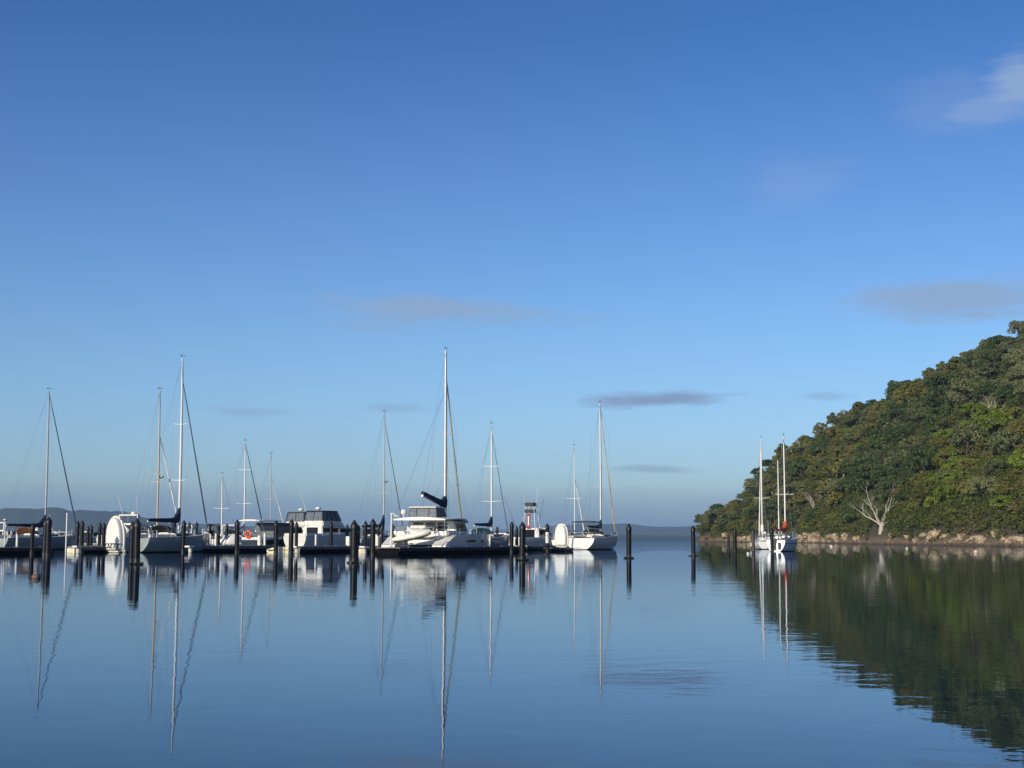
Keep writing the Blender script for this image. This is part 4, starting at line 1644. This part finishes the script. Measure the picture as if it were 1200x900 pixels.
def tender(name, loc, az, label, L=3.1, tube_r=.22, rot=(0, 0, 0), outboard=True, m='cream'):
    o = empty(name, loc, az, label, 'dinghy')
    o.rotation_euler = (rot[0], rot[1], R(90 - az) + rot[2])
    W_ = .62
    t = MB()
    pts = []
    for sg in (1, -1):
        seg = [(-L / 2, W_, 0), (-L / 4, W_, 0), (L * .12, W_ * .97, .02), (L * .32, W_ * .72, .08), (L * .44, W_ * .38, .15), (L * .48, 0, .18)]
        seg = [(x, y * sg, z) for x, y, z in seg]
        pts += seg if sg == 1 else seg[::-1][1:]
    rs = [tube_r * .55] + [tube_r] * (len(pts) - 2) + [tube_r * .55]
    t.tube(pts, rs, 12)
    t.build('buoyancy_tube', m, o)
    h = MB()
    rings = []
    for i in range(8):
        q = i / 7
        x = -L / 2 + .12 + (L * .93) * q
        b = W_ * (1 - max(0, (q - .45) / .55) ** 2.1) + .01
        zb = -.30 + .32 * max(0, q - .4) ** 1.6 / .44
        rings.append([(x, b, -.02), (x, b * .55, zb * .7 - .03), (x, 0, zb), (x, -b * .55, zb * .7 - .03), (x, -b, -.02)])
    h.loft(rings, closed=True)
    h.build('rigid_hull', 'white', o)
    MB().box((-.1, 0, .08), (.25, W_ * 1.7, .05), bev=.01).build('thwart', 'offwhite', o)
    MB().box((-L / 2 + .14, 0, .02), (.05, W_ * 1.5, .36), bev=.01).build('transom_board', 'offwhite', o)
    if outboard:
        b = MB()
        b.box((-L / 2 - .12, 0, .38), (.36, .26, .30), bev=.06)
        b.box((-L / 2 - .10, 0, .02), (.14, .10, .55), bev=.02)
        b.box((-L / 2 - .14, 0, -.27), (.34, .05, .06), bev=.01)
        b.build('outboard_motor', 'black', o)
    return o


# tender hanging on the catamaran's davits: seen side on across the stern
cX, _ = at(485, 126.2)
h22 = Vector((math.sin(R(22)), math.cos(R(22)), 0))
tp_ = cat.location - h22 * 6.25 + Vector((h22.y, -h22.x, 0)) * .0
tender('inflatable_dinghy', tp_ + Vector((0.15, 0, 1.42)), 112, 'cream inflatable dinghy hanging on davits at the catamaran stern', 3.4, .24, rot=(0, -.16, 0))


# ------------------------------------------------------------------ motor launches
def launch(px, D, az, L, B, fb, label, hullm=None, cabin=(-.12, .28, 1.25), fly=None, canopy_=None, arch=False, radar=False, antennas=0, deckhouse_w=.40, name='motor_launch', bim=None, rails=True, xoff=0.0,
           group='motor launches', platform=True, seatm='offwhite', mast=None, wins=3, dark_roof=False):
    hullm = hullm or HW
    o = empty(name, place_by_mast(px, D, az, xoff), az, label, 'motor boat', group)
    rings = hull_rings(L, B, fb, fb * 1.35, n=16, stern=.92, draft=.5, rake=.9, srake=.02, maxp=.45, flare=.25, fine=2.3)
    h = MB()
    h.loft(rings, closed=False, cap0=True, cap1=False)
    h.build('hull', hullm, o, ang=50)
    deck_mesh(rings, 'deck', 'offwhite', o, camber=.05)
    toe_rail(rings, 'steel', o, .03)
    x0, x1, hh = cabin[0] * L, cabin[1] * L, cabin[2]
    c = MB()
    wr = B * deckhouse_w
    c.trunk(x0, x1, fb - .03, fb + hh, wr, wr * .78, rf=hh * 1.05, rb=.05, wt=.90, bev=.08)
    cb = c.build('deckhouse', 'white', o)
    za, zb = fb + hh * .42, fb + hh * .82
    for sg in (-1, 1):
        for k in range(wins):
            a = x0 + .25 + (x1 - x0 - hh * .9) * (k + .05) / wins
            b = x0 + .25 + (x1 - x0 - hh * .9) * (k + .95) / wins
            f = lambda x, z: (wr - (x - x0) / (x1 - x0) * wr * .22) * (1 - .10 * (z - fb) / hh)
            w_ = MB()
            w_.loft([[(a, sg * (f(a, za) - .03), za), (a, sg * (f(a, za) + .014), za), (a, sg * (f(a, zb) + .014), zb), (a, sg * (f(a, zb) - .03), zb)],
                     [(b, sg * (f(b, za) - .03), za), (b, sg * (f(b, za) + .014), za), (b, sg * (f(b, zb) + .014), zb), (b, sg * (f(b, zb) - .03), zb)]])
            w_.build('window', 'glass', cb)
    MB().box((x0 - .012 + .03, 0, fb + hh * .5), (.03, wr * 1.1, hh * .75), bev=.01).build('saloon_door', 'glass', cb)
    for s_ in (-.5, .5):
        w_ = MB()
        rake = hh * 1.05
        xa = x1 - rake * .45 + .01
        xb = x1 - rake * .80 + .01
        w_.loft([[(xa, (s_ - .42) * wr * 1.3, fb + hh * .45), (xa, (s_ + .42) * wr * 1.3, fb + hh * .45)], [(xb, (s_ - .42) * wr * 1.25, fb + hh * .80), (xb, (s_ + .42) * wr * 1.25, fb + hh * .80)]], closed=False, cap0=False, cap1=False)
        wo_ = w_.build('windscreen', 'glass', cb)
        sm = wo_.modifiers.new('thickness', 'SOLIDIFY')
        sm.thickness = .03
    # cockpit sides and transom
    c = MB()
    for sg in (-1, 1):
        c.box(((-L / 2 + x0) / 2, sg * B * .44, fb + .12), (x0 + L / 2 - .2, .14, .34), bev=.04)
    c.box((-L / 2 + .16, 0, fb + .10), (.16, B * .82, .36), bev=.04)
    c.build('cockpit_side', 'white', o)
    if platform:
        MB().box((-L / 2 - .30, 0, .30), (.75, B * .80, .08), bev=.03).build('boarding_platform', 'offwhite', o)
    top = fb + hh
    if fly:
        fx0, fx1 = fly
        f = MB()
        f.trunk(fx0 * L, fx1 * L, top, top + .55, wr * .95, wr * .75, rf=.75, rb=-.1, wt=1.02, bev=.09)
        f.build('flybridge', 'white', o)
        MB().box(((fx0 + fx1) / 2 * L - .2, 0, top + .7), (.5, wr * 1.0, .5), bev=.08).build('helm_seat', seatm, o)
        top2 = top + .55
        if canopy_:
            cz = top2
            e = MB()
            e.trunk(fx0 * L - .05, fx1 * L - .75, cz, cz + .95, wr * .92, wr * .78, rf=.55, rb=.18, wt=.90, bev=.05)
            en = e.build('canopy_panels', 'clear', o)
            MB().trunk(fx0 * L + .05, fx1 * L - 1.2, cz + .93, cz + 1.06, wr * .86, wr * .74, rf=.1, rb=.05, wt=.92, bev=.04).build('canopy_roof', canopy_, o)
            fr = MB()
            ax, bx = fx0 * L - .05, fx1 * L - .75
            for k in range(5):
                q = k / 4
                for sg in (-1, 1):
                    fr.tube([(ax + (bx - ax) * q, sg * (wr * (.92 - .14 * q) + .012), cz), (ax + .18 + (bx - ax - .73) * q, sg * (wr * (.92 - .14 * q) * .90 + .015), cz + .95)], .035, 5)
            for yy in (-.5, 0, .5):
                fr.tube([(ax - .015, yy * wr * 1.7, cz), (ax + .16, yy * wr * 1.55, cz + .95)], .035, 5)
            fr.build('canopy_frame', canopy_, en)
    if arch:
        z0_, z1_ = fb + .3, top + .75
        a = MB()
        for sg in (-1, 1):
            a.loft([[(x0 - .5, sg * wr * .98 - .05, z0_), (x0 - .1, sg * wr * .98 - .05, z0_), (x0 - .1, sg * wr * .98 + .05, z0_), (x0 - .5, sg * wr * .98 + .05, z0_)],
                    [(x0 - .2, sg * wr * .85 - .05, z1_), (x0 + .1, sg * wr * .85 - .05, z1_), (x0 + .1, sg * wr * .85 + .05, z1_), (x0 - .2, sg * wr * .85 + .05, z1_)]])
        a.box((x0 - .05, 0, z1_ + .04), (.42, wr * 1.8, .12), bev=.03)
        a.build('radar_arch', 'white', o)
    ztop = top + (1.62 if (fly and canopy_) else (.75 if arch else .05)) + (0 if not (fly and not canopy_) else .55)
    if bim:
        z = fb + 1.95
        bimini_top(o, (-L / 2 + x0) / 2 + .2, (x0 + L / 2) * .95, wr, z, bim, fb)
    if radar:
        d = MB()
        xr = x0 + (.6 if not (fly and canopy_) else .9)
        d.ball((xr, 0, ztop + .22), .30, 14, (1, 1, .62))
        d.tube([(xr, 0, ztop - .1), (xr, 0, ztop + .1)], .08, 8)
        d.build('radar_dome', 'white', o)
    for k in range(antennas):
        sg = -1 if k % 2 else 1
        MB().tube([(x0 + .1, sg * wr * .7, ztop - .1), (x0 - .3, sg * wr * (.75 + .25 * (k % 2 == 0)), ztop + 2.0)], [.025, .012], 5).build('antenna', 'white', o)
    if rails:
        q = MB()
        for side in (0, -1):
            pts = [Vector((r[side][0], r[side][1] * .94, r[side][2] + .62)) for r in rings[8:-1]]
            q.tube(pts, .018, 5)
            for i in range(8, len(rings) - 1, 2):
                p = Vector(rings[i][side])
                p.y *= .94
                q.tube([p, p + Vector((0, 0, .62))], .015, 5)
        q.build('bow_rail', 'steel', o)
    if mast:
        MB().tube([(mast[0] * L, 0, top), (mast[0] * L, 0, top + mast[1])], .03, 6).build('signal_mast', 'white', o)
    return o


# launch carrying the upended tender
l2 = launch(139, 141, 24, 9.0, 3.2, 1.2, 'white launch with antennas behind the upended lettered tender', fly=None, arch=True, radar=True, antennas=2, cabin=(-.16, .28, 1.45), xoff=-3)
# launch with orange lifebuoy and white roof
l3 = launch(310, 152, 24, 9.2, 3.2, 1.05, 'white roofed launch with an orange lifebuoy and dark side canopy', HD, cabin=(-.02, .30, 1.1), bim='offwhite', xoff=-1.4)
rb = MB()
rb.ring((0, 0, 0), .33, .11, 'x', 18)
lb = rb.build('lifebuoy', 'orange', l3)
lb.location = (-4.62, -.15, 1.62)
cn = MB()
cn.trunk(-1.2, 2.6, 2.55, 2.85, 1.45, 1.2, rf=.3, rb=0, wt=.9, bev=.08)
cn.build('canopy_roof', 'slate', l3)
q_ = MB()
q_.trunk(-1.1, 2.4, 1.1, 2.56, 1.40, 1.2, rf=.5, rb=0, wt=.97, bev=.03)
q_.build('canopy_panels', 'clear', l3)
# dark launch with folded canopy and red outboard cover
l4 = launch(345, 156, 25, 8.8, 3.2, 1.25, 'dark hulled launch with black canopy and a red cover, left of the canopied launch', HD, cabin=(-.14, .22, 1.2), fly=(-.16, .12), canopy_='charcoal', radar=True, xoff=-1.5)
MB().box((-4.1, .95, 2.45), (.6, .7, .55), bev=.12).build('engine_cover', 'crimson', l4)
MB().box((-4.15, .55, 1.75), (.5, .8, .8), bev=.08).build('stern_locker', 'cream', l4)
# large canopied launch
launch(381, 153, 33, 10.4, 3.3, 1.45, 'large white launch with dark canopied flybridge and radar', HW, cabin=(-.24, .26, 1.05), fly=(-.22, .16), canopy_='navy', radar=True, antennas=1, xoff=-.4, deckhouse_w=.42)


# fishing launch with tower
def fishing_launch():
    o = launch(620, 172, 28, 9.8, 3.3, 1.15, 'white fishing launch with a tower of dark panels over a crimson board', HW, cabin=(-.08, .26, 1.35), xoff=-.8, rails=True)
    z0 = 2.45
    t = MB()
    for sx in (-.45, .55):
        for sy in (-.62, .62):
            t.tube([(-.3 + sx * 1.25, sy * 1.35, z0 - .2), (-.3 + sx * .7, sy * .8, z0 + 3.1)], .035, 6)
    for zz in (z0 + .9, z0 + 1.85, z0 + 2.6):
        t.ring((-.3, 0, zz), .55, .03, 'z', 4)
    t.build('tower_frame', 'white', o)
    for zz in (z0 + 2.05, z0 + 2.85):
        MB().box((-.5, 0, zz), (.75, 1.15, .42), bev=.05).build('tower_panel', 'black', o)
    bb = MB()
    bb.box((-.85, .05, z0 + .85), (.10, .46, 1.75), bev=.03)
    bd = bb.build('hanging_board', 'crimson', o)
    MB().box((-.92, .02, z0 + .9), (.03, .16, 1.1), bev=.01).build('pale_emblem', 'cream', bd)
    MB().tube([(.2, -.5, z0 + 2.8), (.2, -.62, z0 + 5.0)], [.025, .01], 5).build('antenna', 'white', o)
    MB().tube([(-.7, .4, z0 + 2.8), (-1.2, .9, z0 + 4.3)], [.02, .01], 5).build('antenna', 'white', o)
    for sg in (-1, 1):
        MB().tube([(-1.2, sg * 1.2, 1.8), (-3.6, sg * 2.6 - .8, z0 + 3.6)], [.03, .012], 5).build('outrigger', 'black', o)
    MB().box((-4.2, .7, 1.7), (.7, .8, .9), bev=.2).build('bait_station', 'white', o)


fishing_launch()

# farther row of launches and small boats, only their tops show
FAR = [
    (72, 172, 60, 6.5, 'small cream launch seen between the first mast and the close pair of piles', .9),
    (8, 158, 26, 8.0, 'white launch at the very left edge of the picture', 1.0),
    (108, 190, 26, 7.5, 'low white launch seen left of the upended tender, far row', 1.0),
    (226, 190, 26, 8.0, 'white launch behind the left finger pontoon, left one of the far row pair', 1.0),
    (242, 200, 26, 7.8, 'white launch behind the left finger pontoon, right one of the far row pair', 1.0),
    (438, 205, 26, 8.2, 'far white launch glimpsed behind the piles left of the catamaran', 1.0),
    (150, 196, 26, 7.8, 'far launch glimpsed over the piles right of the lettered tender', 1.0),
    (186, 202, 26, 8.0, 'far launch glimpsed behind the grey radar mast yacht', 1.0),
    (275, 196, 26, 8.0, 'far launch glimpsed behind the covered white dinghy', 1.1),
    (548, 206, 26, 8.0, 'far launch glimpsed behind the bow of the catamaran', 1.1),
    (590, 200, 26, 8.0, 'far launch glimpsed left of the two tall piles near the fishing launch', 1.0),
    (640, 205, 26, 8.0, 'far launch glimpsed between the fishing launch and the banded pile', .9),
    (330, 205, 26, 8.0, 'far launch glimpsed behind the black canopy launch', 1.0),
]
for px, D, az_, L_, lb_, f_ in FAR:
    launch(px, D, az_, L_, 2.7, f_, lb_, HW, cabin=(-.15, .25, 1.0), radar=False, arch=(px in (226, 640, 8, 186, 275)), antennas=1 if px in (72, 242, 438) else 0, group='far row launches', wins=2)


# upended tender with lettering, standing on its side on the launch stern
def upended(px, D, az, hgt, wid, label, z0, text=None, lean=0.0, thick=.42, pw=.62):
    X, _ = at(px, D)
    o = empty('upended_dinghy', (X, D, z0), az, label, 'dinghy')
    def outline(k):
        a = 2 * PI * (k % 28) / 28
        cy, sz = math.cos(a), math.sin(a)
        if sz >= 0:
            return ((abs(cy) ** pw) * (1 if cy > 0 else -1) * wid / 2, hgt * .30 + (sz ** .92) * hgt * .70)
        return ((abs(cy) ** .35) * (1 if cy > 0 else -1) * wid / 2, hgt * .30 - (abs(sz) ** .45) * hgt * .30)
    # hull shell facing aft (-x): boat outline in the yz plane
    rings = []
    for i in range(9):
        q = i / 8
        dep = math.sin(q * PI / 2)
        sc = (1 - q) ** .45 if q < 1 else 0.02
        sc = max(sc, .03)
        r = []
        for k in range(28):
            a = 2 * PI * k / 28
            yy = math.cos(a)
            zz = math.sin(a)
            yq, zq = outline(k)
            r.append((-thick * dep * .9, yq * (.55 + .45 * sc), hgt / 2 + (zq - hgt / 2) * (.72 + .28 * sc)))
        rings.append(r)
    m = MB()
    m.loft(rings)
    m.build('hull', 'white', o, ang=60)
    t = MB()
    pts = []
    for k in range(29):
        yq, zq = outline(k)
        pts.append((.08, yq, zq))
    t.tube(pts, .12, 8)
    t.build('gunwale', 'cream', o)
    if text:
        cu = bpy.data.curves.new('registration_letters', 'FONT')
        cu.body = text
        cu.size = .55
        cu.extrude = .012
        cu.shear = .25
        cu.offset = .022
        cu.align_x = 'CENTER'
        to = bpy.data.objects.new('tmp', cu)
        COL.objects.link(to)
        dg = bpy.context.evaluated_depsgraph_get()
        me = bpy.data.meshes.new_from_object(to.evaluated_get(dg))
        bpy.data.objects.remove(to)
        me.materials.append(M['text'])
        lo = bpy.data.objects.new('registration_letters', me)
        COL.objects.link(lo)
        lo.parent = o
        lo.rotation_euler = (PI / 2, 0, -PI / 2)
        lo.location = (-thick * .92, .05, .28)
    return o


up1 = upended(134.6, 124, 20, 2.9, 1.72, 'white lettered tender standing upended at a launch stern beside the dark pile pair', .12, 'OZTY', pw=.95)
X_, _ = at(146.5, 126.5)
pr = empty('white_hull_pod', (X_, 126.5, 0), 30, 'white curved stern quarter showing right of the lettered tender', 'boat stern')
b_ = MB()
b_.loft([[(x, y, z) for (y, z) in ((.75 - .5 * abs(zq - .45) ** 1.5 * 1.4 + x * .1, .12 + zq * 1.95), (.35 - .6 * abs(zq - .45), .12 + zq * 1.95))] for x, zq in ((0, 0), (0, 0.01))]) if False else None
b_.tube([(0, .1, .15), (0, -.55, .45), (0, -.78, 1.05), (0, -.45, 1.7), (0, .05, 2.35)], [.22, .30, .30, .20, .10], 12)
b_.build('stern_quarter', 'white', pr)
MB().box((.15, .0, 1.25), (.12, .8, 1.1), bev=.05).build('dark_recess', 'charcoal', pr)
upended(657.8, 158, 24, 2.35, 1.4, 'plain white tender standing upended left of the white sterned yacht', .45, thick=.36)

# covered white dinghy on the left finger pontoon
X_, _ = at(270.5, 143)
cv = empty('covered_dinghy', (X_, 143, .55), 60, 'rounded white covered dinghy on the left finger pontoon beside the lifebuoy launch', 'dinghy')
rings = []
for i in range(11):
    q = i / 10
    w_ = .75 * (1 - abs(2 * q - 1) ** 3) ** .5 + .02
    hgt = 1.15 * (1 - (1 - q) ** 3.2) * (1 - .35 * max(0, q - .6) / .4)
    rings.append([(-1.1 + 2.2 * q, w_ * math.cos(a), .05 + max(hgt, .05) * abs(math.sin(a)) ** .8) for a in [PI * k / 12 for k in range(13)]])
m_ = MB()
m_.loft(rings, closed=True)
m_.build('cover', 'sailwhite', cv, ang=60)
g_ = MB()
g_.tube([(-1.1, 0, .12), (-.8, .62, .14), (0, .78, .14), (.8, .65, .14), (1.1, 0, .12), (.8, -.65, .14), (0, -.78, .14), (-.8, -.62, .14), (-1.1, 0, .12)], .09, 8)
g_.build('gunwale', 'cream', cv)

# small cream dinghy behind the first yacht
X_, _ = at(70, 152)
tender('small_dinghy', Vector((X_, 152, 1.25)), 80, 'cream dinghy on the foredeck side of the leftmost tall yacht', 2.4, .2, outboard=False)

# channel pole near the first yacht
X_, _ = at(77.6, 128)
pp = empty('white_pole', (X_, 128, 0), 0, 'slim white pole standing right of the leftmost tall yacht', 'pole')
MB().tube([(0, 0, -1), (0, 0, 3.3)], .06, 8).build('shaft', 'white', pp)
MB().ball((0, 0, 3.33), .09, 8).build('cap', 'offwhite', pp)
X_, _ = at(5.5, 116)
lp = empty('deck_lamp', (X_, 116, .5), 0, 'small white lamp on a thin post at the far left edge', 'lamp post')
MB().tube([(0, 0, 0), (0, 0, 2.1)], .04, 8).build('post', 'white', lp)
MB().ball((-.05, 0, 2.15), .17, 10, (1.3, 1, .6)).build('lamp_head', 'white', lp)


# ------------------------------------------------------------------ buoys
def buoy(px, wl, r, m, label, tall=1.0, band=None):
    hor = 630 + (px - 600) * math.tan(ROLL)
    D = CAM_H * FPX / (wl - hor)
    X, _ = at(px, D)
    o = empty('mooring_buoy', (X, D, 0), 0, label, 'buoy', 'mooring buoys')
    MB().ball((0, 0, r * .35), r, 16, (1, 1, tall)).build('float', m, o)
    MB().ring((0, 0, r * (.35 + tall)), r * .28, r * .07, 'y', 12).build('lifting_eye', 'steel', o)
    if band:
        MB().tube([(0, 0, r * .25), (0, 0, r * .5)], r * 1.02, 16).build('band', band, o)


buoy(44, 677.5, .15, 'buoyb', 'brown mooring buoy floating before the leftmost tall yacht', .75)
buoy(974, 641.2, .28, 'buoyw', 'white mooring buoy right of the moored yachts near the shore')
buoy(1062.5, 643.2, .18, 'buoyw', 'small pale mooring buoy below the right side of the dead tree')
buoy(1085.6, 646.0, .40, 'buoyb', 'dark mooring buoy near the shore right of the dead tree')
buoy(1143, 648.0, .24, 'buoyw', 'pale mooring buoy with an orange band nearest the right edge', band='orange')
buoy(876.5, 649.5, .15, 'buoyw', 'small pale buoy beside the brown weathered pile')


# ------------------------------------------------------------------ mooring lines
def mooring_line(a, b, sag, label):
    a, b = Vector(a), Vector(b)
    m = MB()
    m.tube([a.lerp(b, i / 8) - Vector((0, 0, sag * math.sin(PI * i / 8))) for i in range(9)], .018, 5)
    tag(m.build('mooring_line', 'offwhite'), label, 'rope', 'mooring lines')


_x, _ = at(488, 124)
mooring_line((at(470, 123)[0], 123, .64), cat.matrix_basis @ Vector((-5.4, -2.7, 1.5)), .12, 'stern rope from the large dark pontoon up to the catamaran')
mooring_line((at(573, 134)[0], 134.5, .64), cat.matrix_basis @ Vector((4.6, -2.6, 1.75)), .12, 'bow rope from the large dark pontoon up to the catamaran')
